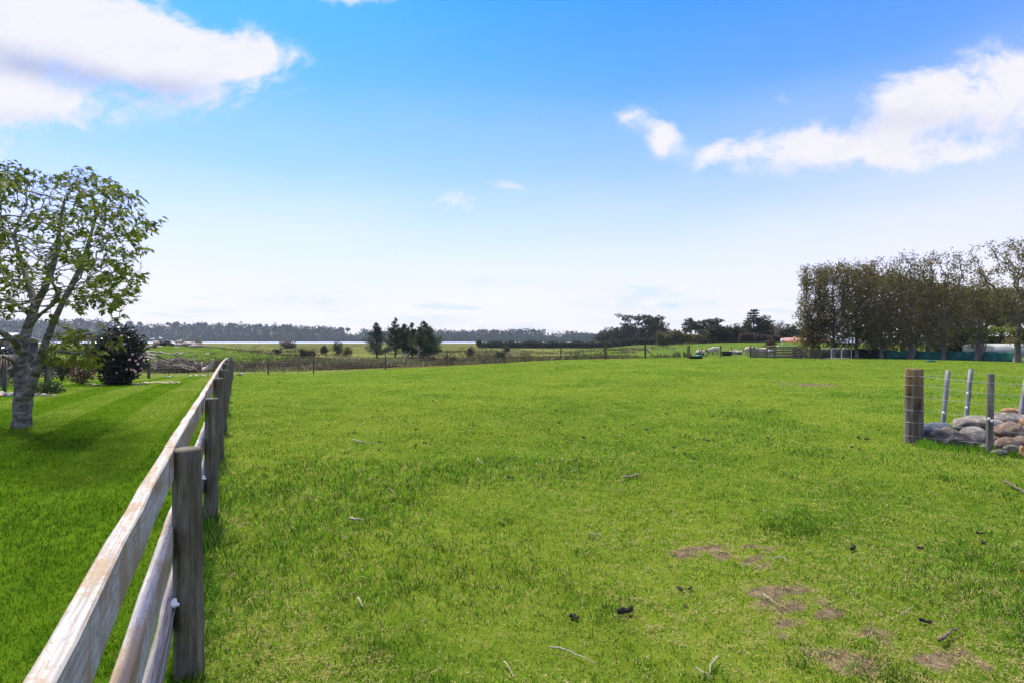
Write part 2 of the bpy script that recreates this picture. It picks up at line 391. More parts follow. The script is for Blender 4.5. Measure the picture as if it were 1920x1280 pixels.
MAT['cream'] = solid('cream_wall', [(.3, (.50, .46, .36)), (.7, (.60, .56, .46))], 2, .8, bs_=.1)
MAT['whiteroof'] = solid('white_roof', [(.3, (.60, .62, .64)), (.7, (.78, .79, .80))], 1, .5, bs_=.1)
MAT['glass'] = solid('window_glass', [(.3, (.02, .03, .035)), (.7, (.05, .06, .07))], 2, .1, bs_=0, spec=.6)
MAT['feather'] = solid('white_feather', [(.3, (.66, .66, .64)), (.7, (.80, .80, .78))], 12, .7, bs_=.2)

def mat_greenpost():
    """near fence posts: grey-green treated pine with vertical drying streaks and a browner foot"""
    m, t, bs, out = newmat('treated_pine_post')
    co = t.n('ShaderNodeTexCoord').outputs['Object']
    n1 = t.noise(t.mapping(co, (14, 14, .9)), 1.6, 8, .6, .4)
    n2 = t.noise(t.mapping(co, (3, 3, 1.4)), 1.5, 4, .55)
    n3 = t.noise(t.mapping(co, (60, 60, 2.5)), 2.4, 5, .65)
    c = t.ramp(n1, [(.28, (.050, .038, .022)), (.48, (.115, .098, .062)), (.62, (.19, .168, .115)), (.8, (.29, .265, .20))])
    c = t.mix(t.rng(n2, .45, .72), c, t.mix(n3, (.070, .072, .050), (.17, .172, .13)))
    c = t.mix(t.m('MULTIPLY', t.rng(n3, .50, .60), .65), c, (.035, .028, .018))
    t.put(bs.inputs['Base Color'], c); bs.inputs['Roughness'].default_value = .85
    bump(t, bs, t.m('ADD', n1, t.m('MULTIPLY', n3, .6)), .6, .006)
    return m
MAT['greenpost'] = mat_greenpost()
def mat_lichenpost():
    m, t, bs, out = newmat('lichened_strainer_post')
    co = t.n('ShaderNodeTexCoord').outputs['Object']
    sp = t.n('ShaderNodeSeparateXYZ'); t.put(sp.inputs[0], co)
    n1 = t.noise(t.mapping(co, (11, 11, .8)), 1.5, 8, .6, .4)
    n2 = t.noise(t.mapping(co, (9, 9, 1.6)), 1.6, 5, .6, .3)
    n3 = t.noise(co, 26, 5, .65)
    c = t.ramp(n1, [(.30, (.055, .045, .028)), (.48, (.12, .10, .068)), (.60, (.19, .165, .12)), (.8, (.27, .245, .19))])
    dk = t.m('MULTIPLY', t.rng(n2, .50, .58), t.rng(sp.outputs[2], .15, .7))
    c = t.mix(t.m('MULTIPLY', dk, .92), c, (.022, .019, .013))
    hi = t.rng(sp.outputs[2], .40, 1.1)
    lic = t.m('MULTIPLY', t.rng(t.m('ADD', t.m('MULTIPLY', n3, .6), t.m('MULTIPLY', n1, .4)), .40, .54), hi)
    c = t.mix(t.m('MULTIPLY', lic, .65), c, (.19, .105, .020))
    t.put(bs.inputs['Base Color'], c); bs.inputs['Roughness'].default_value = .9
    bump(t, bs, t.m('ADD', n1, n3), .7, .008)
    return m
MAT['lichenpost'] = mat_lichenpost()
def mat_rail():
    """old white-washed board: flaking paint, grain, rust-orange lichen patches and runs"""
    m, t, bs, out = newmat('flaking_painted_rail')
    co = t.n('ShaderNodeTexCoord').outputs['Object']
    g = t.n('ShaderNodeNewGeometry'); ns = t.n('ShaderNodeSeparateXYZ'); t.put(ns.inputs[0], g.outputs['Normal'])
    rot = t.n('ShaderNodeVectorRotate', rotation_type='Z_AXIS'); t.put(rot.inputs['Vector'], co); rot.inputs['Angle'].default_value = -math.atan2(1, -.52)
    al = rot.outputs[0]                                                  # x runs along the board
    grain = t.noise(t.mapping(al, (2.6, 110, 110)), 1.3, 8, .66, .3)
    fl = t.noise(t.mapping(al, (11, 40, 40)), 1.5, 9, .70, .5)
    big = t.noise(t.mapping(al, (2.2, 7, 5)), 1.0, 5, .6, .6)
    spk = t.noise(al, 75, 5, .7)
    drip = t.noise(t.mapping(al, (26, 10, 2.4)), 1.0, 5, .6, .2)
    c = t.mix(t.rng(grain, .35, .65), (.27, .255, .225), (.48, .465, .425))
    c = t.mix(t.rng(fl, .52, .66), c, (.27, .235, .215))
    top = t.rng(ns.outputs[2], .5, .9)
    rust = t.m('MULTIPLY', t.rng(t.m('ADD', t.m('MULTIPLY', big, .60), t.m('MULTIPLY', spk, .40)), .465, .56), 1.0)
    run = t.m('MULTIPLY', t.rng(t.m('ADD', t.m('MULTIPLY', big, .55), t.m('MULTIPLY', drip, .45)), .43, .56), t.m('SUBTRACT', 1.0, top))
    c = t.mix(t.m('MULTIPLY', rust, .72), c, t.mix(spk, (.19, .115, .035), (.36, .25, .11)))
    c = t.mix(t.m('MULTIPLY', run, .70), c, t.mix(spk, (.17, .105, .045), (.33, .22, .11)))
    c = t.mix(t.m('MULTIPLY', t.rng(spk, .60, .70), .55), c, (.10, .085, .07))
    at_ = t.n('ShaderNodeAttribute', attribute_name='tint')
    c = t.mix(at_.outputs['Fac'], c, t.mix(t.rng(grain, .3, .7), (.07, .06, .055), (.28, .26, .24)))
    t.put(bs.inputs['Base Color'], c); bs.inputs['Roughness'].default_value = .8
    bump(t, bs, t.m('ADD', t.m('ADD', grain, fl), t.m('MULTIPLY', spk, .5)), .45, .004)
    return m
MAT['rail'] = mat_rail()
def mat_rock(name, a, b, c, lich=(.38, .38, .34), la=.35):
    m, t, bs, out = newmat(name)
    co = t.n('ShaderNodeTexCoord').outputs['Object']
    n1 = t.noise(co, 5, 8, .62, .3); n2 = t.noise(co, 34, 6, .7); n3 = t.noise(t.mapping(co, (1, 1, 1), (4, 7, 2)), 3.2, 5, .6, .5)
    col = t.ramp(t.m('ADD', t.m('MULTIPLY', n1, .6), t.m('MULTIPLY', n2, .4)), [(.36, tuple(q * .6 for q in a)), (.5, b), (.62, tuple(min(q * 1.35, .8) for q in c))])
    col = t.mix(t.m('MULTIPLY', t.rng(n3, .54, .64), la), col, lich)
    t.put(bs.inputs['Base Color'], col); bs.inputs['Roughness'].default_value = .85
    bump(t, bs, t.m('ADD', n1, t.m('MULTIPLY', n2, .7)), 1.0, .05)
    return m
MAT['rock_grey'] = mat_rock('grey_rock', (.12, .115, .10), (.24, .222, .185), (.33, .305, .255))
MAT['rock_blue'] = mat_rock('blue_grey_rock', (.055, .07, .10), (.10, .125, .17), (.16, .18, .22), la=.1)
MAT['rock_brown'] = mat_rock('brown_rock', (.11, .08, .055), (.21, .155, .11), (.29, .23, .16), (.26, .22, .10), .3)
MAT['rock_pale'] = mat_rock('pale_rock', (.165, .15, .12), (.28, .258, .205), (.39, .36, .29), (.27, .17, .10), .2)
MAT['rock_dark'] = mat_rock('dark_rock', (.08, .07, .055), (.16, .14, .11), (.23, .205, .165), (.17, .17, .13), .4)
MAT['rock_orange'] = mat_rock('orange_rock', (.22, .12, .05), (.38, .22, .10), (.50, .36, .22), (.55, .45, .32), .3)
MAT['rock_white'] = mat_rock('white_rock', (.30, .30, .29), (.46, .45, .44), (.62, .61, .60), la=.1)

# ------------------------------------------------------------------ the ground, one sheet to the horizon
DIRT = [(1325, 1038, .34, .13), (1295, 1040, .16, .09), (1400, 1052, .16, .06), (1455, 1062, .2, .07), (1455, 1110, .26, .07), (1490, 1133, .28, .07), (1540, 1152, .16, .06), (1632, 1185, .17, .06), (1655, 1180, .10, .06),
        (1470, 1160, .2, .05), (1735, 1232, .24, .05), (1760, 1245, .09, .05), (1600, 1240, .12, .05), (1700, 1222, .1, .04), (1525, 721, 1.1, .9), (1490, 718, .6, .5), (1330, 1030, .5, .10)]
def gpt(px, py):
    """ground point seen at a pixel (paddock level)"""
    D = EYE * F / (py - HZ)
    for _ in range(4): D = (EYE - float(gz(at(px, D), D))) * F / (py - HZ)
    return np.array([at(px, D), D, float(gz(at(px, D), D))])
DIRTW = [(*gpt(a, b)[:2], c, d) for a, b, c, d in DIRT]
def dirt(x, y):
    m = np.zeros_like(np.asarray(x, float))
    for x0, y0, rx, ry in DIRTW:
        ry = max(ry, .12)
        q = ((x - x0) / rx) ** 2 + ((y - y0) / ry) ** 2
        m = np.maximum(m, np.exp(-q * .9))
    return np.clip((m * .80 - .24 + (vnoise(x, y, 9, 5) - .5) * 1.0 + (vnoise(x, y, 22, 6) - .5) * .7) * (m > .08), 0, 1)
def axis(lo, hi, fine_lo, fine_hi, d0, g):
    a = list(np.arange(fine_lo, fine_hi, d0)); d = d0
    while a[-1] < hi: d *= g; a.append(a[-1] + d)
    d = d0; b = [a[0]]
    while b[-1] > lo: d *= g; b.append(b[-1] - d)
    return np.array(b[:0:-1] + a)
gx = axis(-1500, 1500, -7, 7, .09, 1.055); gy = axis(-25, 2200, 1.6, 8.5, .075, 1.045)
GXX, GYY = np.meshgrid(gx, gy)
gb = B(); nx, ny = len(gx), len(gy)
ii = np.arange(nx * ny).reshape(ny, nx)
quads = np.stack([ii[:-1, :-1], ii[:-1, 1:], ii[1:, 1:], ii[1:, :-1]], -1).reshape(-1, 4)
gb.add(np.stack([GXX, GYY, gz(GXX, GYY)], -1).reshape(-1, 3), [quads], dirt(GXX.ravel(), GYY.ravel()))
def yf_(x): return 42 + np.clip(x + 1, 0, 14) * .55 + np.where(x > 13, 100, 0) * 0
def mat_ground():
    m, t, bs, out = newmat('ground')
    pos = t.n('ShaderNodeNewGeometry').outputs['Position']
    sp = t.n('ShaderNodeSeparateXYZ'); t.put(sp.inputs[0], pos); X, Y, Z = sp.outputs
    dirtm = t.n('ShaderNodeAttribute', attribute_name='tint').outputs['Fac']
    zone = t.n('ShaderNodeAttribute', attribute_name='zone').outputs['Vector']
    zs = t.n('ShaderNodeSeparateXYZ'); t.put(zs.inputs[0], zone); ZL, ZM, ZG = zs.outputs      # lawn, marsh, mound/hill pasture
    a = t.noise(pos, 1.1, 6, .65); b = t.noise(pos, 9, 6, .7); c3 = t.noise(t.mapping(pos, (1, 1, 1), (9, 3, 0)), .22, 5, .6); fine = t.noise(pos, 70, 4, .7)
    pad = t.ramp(t.m('ADD', t.m('MULTIPLY', a, .55), t.m('MULTIPLY', b, .45)), [(.33, (.040, .072, .008)), (.48, (.078, .130, .012)), (.6, (.125, .165, .022)), (.72, (.18, .17, .05))])
    pad = t.mix(t.m('MULTIPLY', t.rng(c3, .42, .62), .45), pad, (.15, .19, .020))
    pad = t.mix(t.rng(fine, .62, .74), pad, (.05, .055, .012))
    lawn = t.ramp(t.m('ADD', t.m('MULTIPLY', a, .5), t.m('MULTIPLY', b, .5)), [(.33, (.035, .085, .005)), (.5, (.065, .125, .007)), (.68, (.11, .17, .010))])
    mar = t.ramp(t.noise(t.mapping(pos, (.35, 1.0, 1)), .12, 8, .68, .6), [(.30, (.070, .048, .028)), (.43, (.085, .068, .030)), (.52, (.115, .145, .030)), (.62, (.17, .185, .06)), (.75, (.075, .055, .035))])
    mar = t.mix(t.rng(b, .5, .7), mar, (.050, .050, .018))
    mnd = t.ramp(t.m('ADD', t.m('MULTIPLY', a, .5), t.m('MULTIPLY', t.noise(pos, .35, 6, .6), .5)), [(.36, (.042, .075, .012)), (.5, (.074, .120, .018)), (.64, (.115, .15, .032))])
    soil = t.ramp(b, [(.3, (.065, .048, .028)), (.5, (.13, .10, .062)), (.7, (.22, .17, .11))])
    col = t.mix(ZL, pad, lawn); col = t.mix(ZM, col, mar); col = t.mix(ZG, col, mnd)
    col = t.mix(t.rng(t.m('ADD', dirtm, t.m('MULTIPLY', t.m('SUBTRACT', fine, .5), .5)), .15, .5), col, soil)
    t.put(bs.inputs['Base Color'], col); bs.inputs['Roughness'].default_value = .95; bs.inputs['Specular IOR Level'].default_value = .0
    bump(t, bs, t.m('ADD', b, t.m('MULTIPLY', fine, .6)), .7, .04)
    return m
MAT['ground'] = mat_ground()
ground = tag(gb.build('ground', MAT['ground']), 'short green paddock grass and mown lawn falling away to a marsh', None, None, 'structure')
xs, ys = GXX.ravel(), GYY.ravel()
yfe = 42.3 + np.clip(xs + 1, 0, 14) * .55
wob = (vnoise(xs, ys, .3, 3) - .5) * 3
ZLw = (fence_side(xs, ys) < 0) * (ys < 40) * (xs > -40) * 1.0
ZMw = sm(.4, 2.2, ys - yfe + wob * .6) * (1 - sm(11, 15, xs)) ; ZMw = np.maximum(ZMw, sm(105, 140, ys + wob * 3) * (1 - sm(20, 60, xs)))
ZMw = np.maximum(ZMw, sm(40, 44, ys) * (xs < -20) * 1.0)
rm = ((xs + 49) / 22.) ** 2 + ((ys - 70) / 20.) ** 2
ZGw = np.maximum(1 - sm(.8, 1.15, rm + wob * .05), sm(52, 60, ys) * sm(13, 24, xs) * (1 - sm(150, 200, ys)))
za = ground.data.attributes.new('zone', 'FLOAT_VECTOR', 'POINT')
za.data.foreach_set('vector', np.stack([ZLw, ZMw, ZGw], -1).astype(np.float32).ravel())

# water of the estuary
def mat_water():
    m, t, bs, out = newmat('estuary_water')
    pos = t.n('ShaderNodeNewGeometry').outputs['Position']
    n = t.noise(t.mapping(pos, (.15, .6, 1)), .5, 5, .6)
    bs.inputs['Base Color'].default_value = (.30, .35, .40, 1); bs.inputs['Roughness'].default_value = .4  # muddy water tone, paled in the colour to stand in for sky glare
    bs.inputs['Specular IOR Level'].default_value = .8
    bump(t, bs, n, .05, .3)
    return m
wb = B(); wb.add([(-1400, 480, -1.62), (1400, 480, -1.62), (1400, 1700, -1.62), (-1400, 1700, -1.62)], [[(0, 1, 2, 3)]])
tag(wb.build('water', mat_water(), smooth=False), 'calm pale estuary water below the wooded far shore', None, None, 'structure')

# far shore: hill terrain with the wood on it
SKY = np.array([(-400, 588), (0, 598), (100, 598), (200, 602), (260, 606), (430, 608), (520, 611), (620, 616), (700, 619), (800, 622), (860, 622), (960, 620), (1010, 619), (1060, 624), (1110, 628), (1170, 634), (1300, 636), (2400, 636)], float)
def ridge(x, y):
    px = 960 + x / y * F
    h = (HZ - np.interp(px, SKY[:, 0], SKY[:, 1])) / F * y + EYE
    return h
fx = np.linspace(-1300, 1000, 150); fy = np.linspace(860, 1150, 24)
FX, FY = np.meshgrid(fx, fy)
def hz_(x, y):
    top = ridge(x, np.full_like(x, 1000.)) - 8.0
    return -2.2 + np.clip(top + 2, .5, None) * sm(885, 1010, y) * (.86 + .14 * np.sin(x * .021) * np.sin(x * .0083 + 1)) * (1 - .5 * sm(1060, 1200, y))
hb = B(); n1, n2 = len(fx), len(fy); ii = np.arange(n1 * n2).reshape(n2, n1)
hb.add(np.stack([FX, FY, hz_(FX, FY)], -1).reshape(-1, 3), [np.stack([ii[:-1, :-1], ii[:-1, 1:], ii[1:, 1:], ii[1:, :-1]], -1).reshape(-1, 4)])
MAT['hill'] = solid('hill_pasture', [(.35, (.025, .04, .018)), (.5, (.04, .06, .02)), (.65, (.09, .13, .03))], .012, .9, bs_=0)
tag(hb.build('hills', MAT['hill']), 'low green hills behind the far shore', None, None, 'structure')

def rand_dirs(k, R=rng):
    v = R.normal(size=(k, 3)); return v / np.linalg.norm(v, axis=1)[:, None]
def clump(b, c, r, k, L, W, tint=(.2, .8), shell=.55, flat=0., R=rng, updark=False):
    """leaf cards through an ellipsoid, denser near its surface, grouped in sprays"""
    d = rand_dirs(k, R); rad = (shell + (1 - shell) * R.random(k)) ** .8
    p = np.asarray(c) + d * rad[:, None] * np.asarray(r)
    dr = d + R.normal(size=(k, 3)) * .7; dr[:, 2] *= (1 - flat)
    tt = tint[0] + (tint[1] - tint[0]) * np.clip(R.random(k) * .75 + .25 * R.random(), 0, 1)
    b.cards(p, dr, rand_dirs(k, R), L * (.6 + .8 * R.random(k)), W * (.6 + .8 * R.random(k)), tt)
def crown(b, c, r, nsub, k, L, W, tint=(.1, .9), R=rng, sub=.42, flat=0.):
    """uneven crown made of many leafy sub-clumps with gaps between them"""
    for i in range(nsub):
        d = rand_dirs(1, R)[0]; q = np.asarray(c) + d * np.asarray(r) * (R.random() ** .45) * .8
        s = sub * (.55 + .8 * R.random()); o = R.random() * .35
        clump(b, q, np.asarray(r) * s * np.array([1, 1, .8]), k, L, W, (tint[0] + o * .5, tint[1] - .35 + o), .3, flat, R)

# the wooded shore reads as one mass
fw = B(); R = np.random.default_rng(21)
rows = [(892, 4, 7), (905, 6, 10), (930, 8, 13), (960, 8, 14), (990, 8, 14), (1012, 7, 13)]
for y0, hl, hh in rows:
    x = -1050.
    while x < 260:
        x += 4.2 + R.random() * 5
        px = 960 + x / y0 * F
        op = vnoise(np.array([px]), np.array([y0 * .2]), .021, 8)[0]
        if op > .80 and y0 > 935 and px > 520: continue
        y = y0 + (R.random() - .5) * 18; z = float(hz_(np.array(x), np.array(y)))
        h = hl + (hh - hl) * R.random(); w = 5 + 4 * R.random()
        lim = float(ridge(np.array(x), np.array(float(y)))) + 3.5 * (R.random() - .35)
        if z + h > lim: h = max(lim - z, 2.5)
        for q in range(4):
            cc = (x + (R.random() - .5) * w * .8, y + (R.random() - .5) * 5, z + h * (.15 + .24 * q))
            clump(fw, cc, (w * (.95 - .12 * q), w * .8, h * .3), 13, 3.2, 2.4, (.1 + .25 * R.random(), .55 + .45 * R.random() ** 3), .4, 0, R)
tag(fw.build('far_wood', MAT['farleaf']), 'dark wood covering the far shore', 'wood', None, 'stuff')

# single trees standing proud of the far skyline
def far_tree(nm):
    b = B(); R = np.random.default_rng(len(nm)); b.tube([(0, 0, -6), (0.3, 0, 3), (0, 0, 7)], [.5, .4, .2], 5)
    return b
ft = thing('far_tree', 'distant dark tree standing above the skyline of the far shore', 'tree', (0, 900, 0), 'single trees on the far skyline')
fb_ = B(); fb_.tube([(0, 900, -9), (.3, 900, -3), (0, 900, 2)], [.6, .45, .2], 5); fb_.build('trunk', MAT['twig'], ft)
fb_ = B(); crown(fb_, (0, 900, .5), (6.0, 4, 4.0), 14, 26, 1.9, 1.3, (.05, .5), np.random.default_rng(3)); fb_.build('crown', MAT['farleaf'], ft)
ftpx = [150, 243, 262, 315, 331, 372, 385, 432, 440, 487, 533, 541, 640, 652, 905, 925, 932, 975, 1000, 1090]
for i, px in enumerate(ftpx):
    y = 1000 + 20 * rng.random(); x = at(px, y); sc = .75 + .5 * rng.random()
    z = float(ridge(np.array(x), np.array(y))) - 2.0 * sc
    if i == 0: ft.location = (x, y, z); ft.scale = (sc,) * 3
    else: dup(ft, (x, y, z), rng.random() * 6, None, sc)

# ------------------------------------------------------------------ branching trees
def colonize(nodes, parents, att, step, infl, kill, maxit=160, jit=.18, up=.0, R=rng):
    nodes = [np.array(n, float) for n in nodes]; parents = list(parents)
    att = np.array(att, float); N = np.array(nodes)
    best = np.full(len(att), 1e9); bi = np.zeros(len(att), int)
    def upd(start):
        nonlocal best, bi
        Q = np.array(nodes[start:])
        if len(Q) == 0: return
        d = np.linalg.norm(att[:, None] - Q[None], axis=2); j = d.argmin(1); dm = d[np.arange(len(att)), j]
        k = dm < best; best = np.where(k, dm, best); bi = np.where(k, j + start, bi)
    upd(0); nchild = {}
    for it in range(maxit):
        alive = best > kill; att, best, bi = att[alive], best[alive], bi[alive]
        if len(att) == 0: break
        use = best < infl
        if not use.any(): break
        s0 = len(nodes); new = []
        for k in np.unique(bi[use]):
            if nchild.get(k, 0) > 3: continue
            sel = att[use & (bi == k)]; v = sel - nodes[k]; v /= np.linalg.norm(v, axis=1)[:, None] + 1e-9
            g = v.mean(0) + R.normal(size=3) * jit; g[2] += up; g /= np.linalg.norm(g) + 1e-9
            new.append((k, nodes[k] + g * step)); nchild[k] = nchild.get(k, 0) + 1
        if not new: break
        for k, p in new: nodes.append(p); parents.append(k)
        upd(s0)
    return np.array(nodes), np.array(parents)
def radii_of(nodes, parents, tip, expo=2.3, rmax=None):
    n = len(nodes); acc = np.zeros(n)
    kids = [[] for _ in range(n)]
    for i, p in enumerate(parents):
        if p >= 0: kids[p].append(i)
    r = np.zeros(n)
    for i in range(n - 1, -1, -1):
        s = sum(r[k] ** expo for k in kids[i]); r[i] = max(tip, s ** (1 / expo)) if kids[i] else tip
    if rmax: r = np.where(r > tip, tip + (r - tip) * (rmax - tip) / max(r.max() - tip, 1e-6), r)
    return r, kids
def limbs(b, nodes, parents, r, kids, rmin=0., thick=7, thin=4, rough=.0):
    starts = [i for i, p in enumerate(parents) if p < 0]
    stack = [(i, None) for i in starts]
    while stack:
        i, pa = stack.pop(); path = [] if pa is None else [nodes[pa]]; rr = [] if pa is None else [min(r[pa], r[i] * 1.15)]
        while True:
            path.append(nodes[i]); rr.append(r[i])
            if not kids[i]: break
            ks = sorted(kids[i], key=lambda k: -r[k])
            for k in ks[1:]: stack.append((k, i))
            i = ks[0]
        if len(path) < 2 or max(rr) < rmin: continue
        b.tube(path, rr, thick if max(rr) > .05 else thin, cap=False, rough=rough if max(rr) > .06 else 0)

# ------------------------------------------------------------------ timber post-and-rail fence between lawn and paddock
def fpt(D, off=0.):
    """point on the fence line at depth D; off = distance to the paddock side"""
    k = 1 / math.hypot(1, .511)
    x = -.235 - .511 * D + off * k + .035 * float(1 - sm(0, 2.7, D)); y = D + off * .511 * k
    return np.array([x, y, 0.])
ds = [.25, 2.72, 5.10, 7.50, 9.95, 12.5, 15.1, 17.8, 20.4, 23.2, 26.0, 28.8, 31.7, 34.7, 37.6]
def ftop(D):
    p = fpt(D); return float(gz(p[0], p[1])) + 1.165
fence = thing('rail_fence', 'long post and rail fence with flaking white rails beside the lawn', 'fence', (*fpt(2.72)[:2], float(gz(*fpt(2.72)[:2]))))
for i, D in enumerate(ds):
    p = fpt(D, 0); p[2] = float(gz(p[0], p[1]))
    b = B(); b.post(p, 1.16 + (.012 if i % 3 == 0 else -.008), .062 + .004 * (i % 2), 22, ((rng.random() - .5) * .02, (rng.random() - .5) * .02))
    b.build('post', MAT['greenpost'], fence)
tops = (0., -.385, -.745)
for lv, dz in enumerate(tops):
    for i in range(len(ds) - 1):
        if i == 0: D0 = .25
        else: D0 = ds[i]
        a = fpt(D0, -.088); c = fpt(ds[i + 1], -.088)
        a[2] = ftop(D0) + dz - .075; c[2] = ftop(ds[i + 1]) + dz - .075
        dv = (c - a) / np.linalg.norm(c - a)
        b = B(); b.beam(a + dv * .002, c - dv * .002, .047, .15, seg=10, wob=.007, bev=.005, tint=(.0 if lv < 2 else .75))
        b.build('rail', MAT['rail'], fence, smooth=False)
wpts = []
for D in ds: p = fpt(D, -.055); wpts.append((p[0], p[1], float(gz(p[0], p[1])) + .40))
b = B(); b.tube(wpts, .0016, 4); b.build('wire', MAT['wire'], fence)
for D in ds[1:9]:
    p = fpt(D - .09, -.055); z = float(gz(p[0], p[1]))
    b = B(); b.blob((p[0], p[1], z + .435), (.013, .013, .022), int(D * 10), 2, .4); b.blob((p[0] + .01, p[1] - .008, z + .428), (.018, .009, .010), 5, 2, .4)
    b.build('insulator', MAT['white'], fence)

# ------------------------------------------------------------------ post and wire fence along the far edge of the paddock
def wire_fence(label, posts, strainers, braces, nw=6, h=1.17, battens=0, mat='darkpost', loc=None, thick=.055):
    """posts: list of (x,y,kind); one thing with each post, brace and wire a part"""
    p0 = posts[0]; t = thing('wire_fence', label, 'fence', (p0[0], p0[1], float(gz(p0[0], p0[1]))))
    tops_ = []
    for i, (x, y) in enumerate(posts):
        z = float(gz(x, y)); big = i in strainers
        b = B(); b.post((x, y, z), h * (1.06 if big else 1), .10 if big else thick, 12, ((rng.random() - .5) * .05, 0)); b.build('strainer_post' if big else 'post', MAT[mat], t)
        tops_.append((x, y, z))
    for i, (dx, dy) in braces.items():
        x, y = posts[i]; z = float(gz(x, y))
        b = B(); b.tube([(x + dx * .06, y + dy * .06, z + h * .72), (x + dx, y + dy, float(gz(x + dx, y + dy)) + .03)], .045, 8); b.build('brace', MAT[mat], t)
    for k in range(nw):
        b = B(); b.tube([(x, y - .07, z + .12 + (h - .22) * k / (nw - 1)) for x, y, z in tops_], .0022, 3); b.build('wire', MAT['wire'], t)
    if battens:
        for i in range(len(posts) - 1):
            for k in range(1, battens + 1):
                f = k / (battens + 1); x = posts[i][0] * (1 - f) + posts[i + 1][0] * f; y = posts[i][1] * (1 - f) + posts[i + 1][1] * f; z = float(gz(x, y))
                b = B(); b.beam((x, y - .05, z + .05), (x + .02, y - .05, z + h - .2), .03, .025, up=(0, 1, 0)); b.build('batten', MAT['darkpost'], t)
    return t
D2 = lambda px, D: (at(px, D), D)
wire_fence('post and wire fence along the far side of the paddock with a braced end post', [D2(428, 39.0), D2(503, 40.2), D2(588, 41.0), D2(723, 43.0), D2(838, 43.6), D2(946, 42.6), D2(1051, 48.0), D2(1135, 48.6)], [7], {7: (-1.1, .0)}, battens=2)
wire_fence('wire fence behind the camellia below the driftwood pile', [D2(-60, 36.5), D2(90, 37.2), D2(279, 37.8), D2(428, 38.4)], [2], {}, battens=3)
wire_fence('wire fence right of the gateway with a diagonal brace on its first post', [D2(1210, 50.4), D2(1293, 51.0), D2(1351, 51.3), D2(1406, 51.5)], [0], {0: (1.05, -.05)}, nw=5)
wire_fence('slack wire fence on the sheep field behind the troughs', [D2(1289, 66), D2(1316, 66.2), D2(1372, 67), D2(1420, 68)], [], {}, nw=4, h=1.05)

# ------------------------------------------------------------------ near corner of wire fence on the right, with its rock pile
c0 = gpt(1713, 829)
corner = thing('wire_fence', 'corner of wire fence with lichened strainer post and grey battens around the rocks', 'fence', c0)
b = B(); b.post(c0, 1.215, .128, 26, (.006, 0)); b.build('strainer_post', MAT['lichenpost'], corner)
q1 = gpt(1855, 851); b = B(); b.post(q1, 1.215 * .985, .046, 16, (.022, 0)); b.build('post', MAT['greypost'], corner)
q2 = np.array([q1[0] + 1.75, q1[1] - 1.1, 0]); b = B(); b.post((q2[0], q2[1], float(gz(q2[0], q2[1]))), 1.2, .046, 16); b.build('post', MAT['greypost'], corner)
bat = []
for px0, pxt, yt, D in ((1768, 1776, 693, 9.5), (1811, 1819, 691, 9.9), (1908, 1924, 704, 9.2)):
    zt = pz(yt, D); x0, xt = at(px0, D), at(pxt, D)
    bat.append((xt, x0, D, zt)); b = B()
    zb = float(gz(x0, D)); b.beam((x0 + (x0 - xt) * .35, D, zb - .05), (xt, D - .02, zt), .05, .065, up=(0, 1, 0), seg=4, wob=.004); b.build('batten', MAT['batten'], corner)
hs = [(.12, .16), (.34, .36), (.54, .55), (.76, .74), (.95, .90), (1.10, 1.06)]
for k, (h0, h1) in enumerate(hs):
    pth = [(c0[0] - .02, c0[1] - .135, c0[2] + h0), (q1[0], q1[1] - .06, q1[2] + h1), (q2[0], q2[1] - .06, float(gz(q2[0], q2[1])) + h1 - .03)]
    b = B(); b.tube(pth, .0024, 4); b.build('wire', MAT['wire'], corner)
    b = B(); a = np.linspace(0, 2 * math.pi, 20); rr = .132
    b.tube(np.stack([c0[0] + rr * np.cos(a), c0[1] + rr * np.sin(a), np.full(20, c0[2] + h0)], 1), .0026, 4); b.build('wire_loop', MAT['wire'], corner)
    if k >= 3:
        pth = [(c0[0] + .1, c0[1], c0[2] + h0)] + [(x0 + (xt - x0) * (h0 - .02) / 1.2, D - .04, h0 - .02) for xt, x0, D, zt in bat]
        b = B(); b.tube(pth, .002, 4); b.build('wire', MAT['wire'], corner)
for dx, dz in ((.0, .50), (-.05, .53)):
    b = B(); b.blob((q1[0] + dx - .01, q1[1] - .055, q1[2] + dz), (.026, .012, .02), 4, 2, .4); b.build('insulator', MAT['white'], corner)
for (xt, x0, D, zt), hh in zip((bat[1], bat[1], bat[0]), (.72, .46, .42)):
    b = B(); b.blob((x0 + (xt - x0) * hh / 1.2 - .05, D - .04, hh), (.022, .018, .026), 3, 2, .2); b.build('insulator', MAT['white'], corner)

def pxrock(px, py, rx, ry, D, kind, label, seed, rz=0., dep=None, cuts=9, amp=.14):
    """boulder of the size and place it has in the pile"""
    c = P(px, py, D); r = (rx / F * D * 1.04, (dep or (rx + ry) / 2 * .9) / F * D, ry / F * D * 1.17)
    b = B(); b.blob((0, 0, 0), r, seed, 4, amp, cuts, rz)
    o = b.build('boulder', MAT[kind]); o.location = c
    return tag(o, label, 'rock', 'boulders heaped in the fence corner')
pxrock(1754, 808, 28, 15, 9.0, 'rock_blue', 'blue-grey boulder lying beside the thick lichened post', 1)
pxrock(1776, 822, 27, 17, 8.75, 'rock_dark', 'dark boulder between the blue-grey boulder and the angular grey one in front', 2)
pxrock(1798, 828, 27, 18, 8.45, 'rock_dark', 'angular grey-brown boulder at the front left of the rock pile', 13, cuts=12)
pxrock(1826, 818, 27, 18, 8.6, 'rock_grey', 'rounded grey boulder speckled with white lichen left of the thin post', 4, .3)
pxrock(1829, 799, 46, 17, 9.05, 'rock_pale', 'long pale boulder with a reddish left end on top of the pile', 5)
pxrock(1893, 788, 34, 14, 9.15, 'rock_grey', 'smooth flat grey boulder below the orange stones', 6)
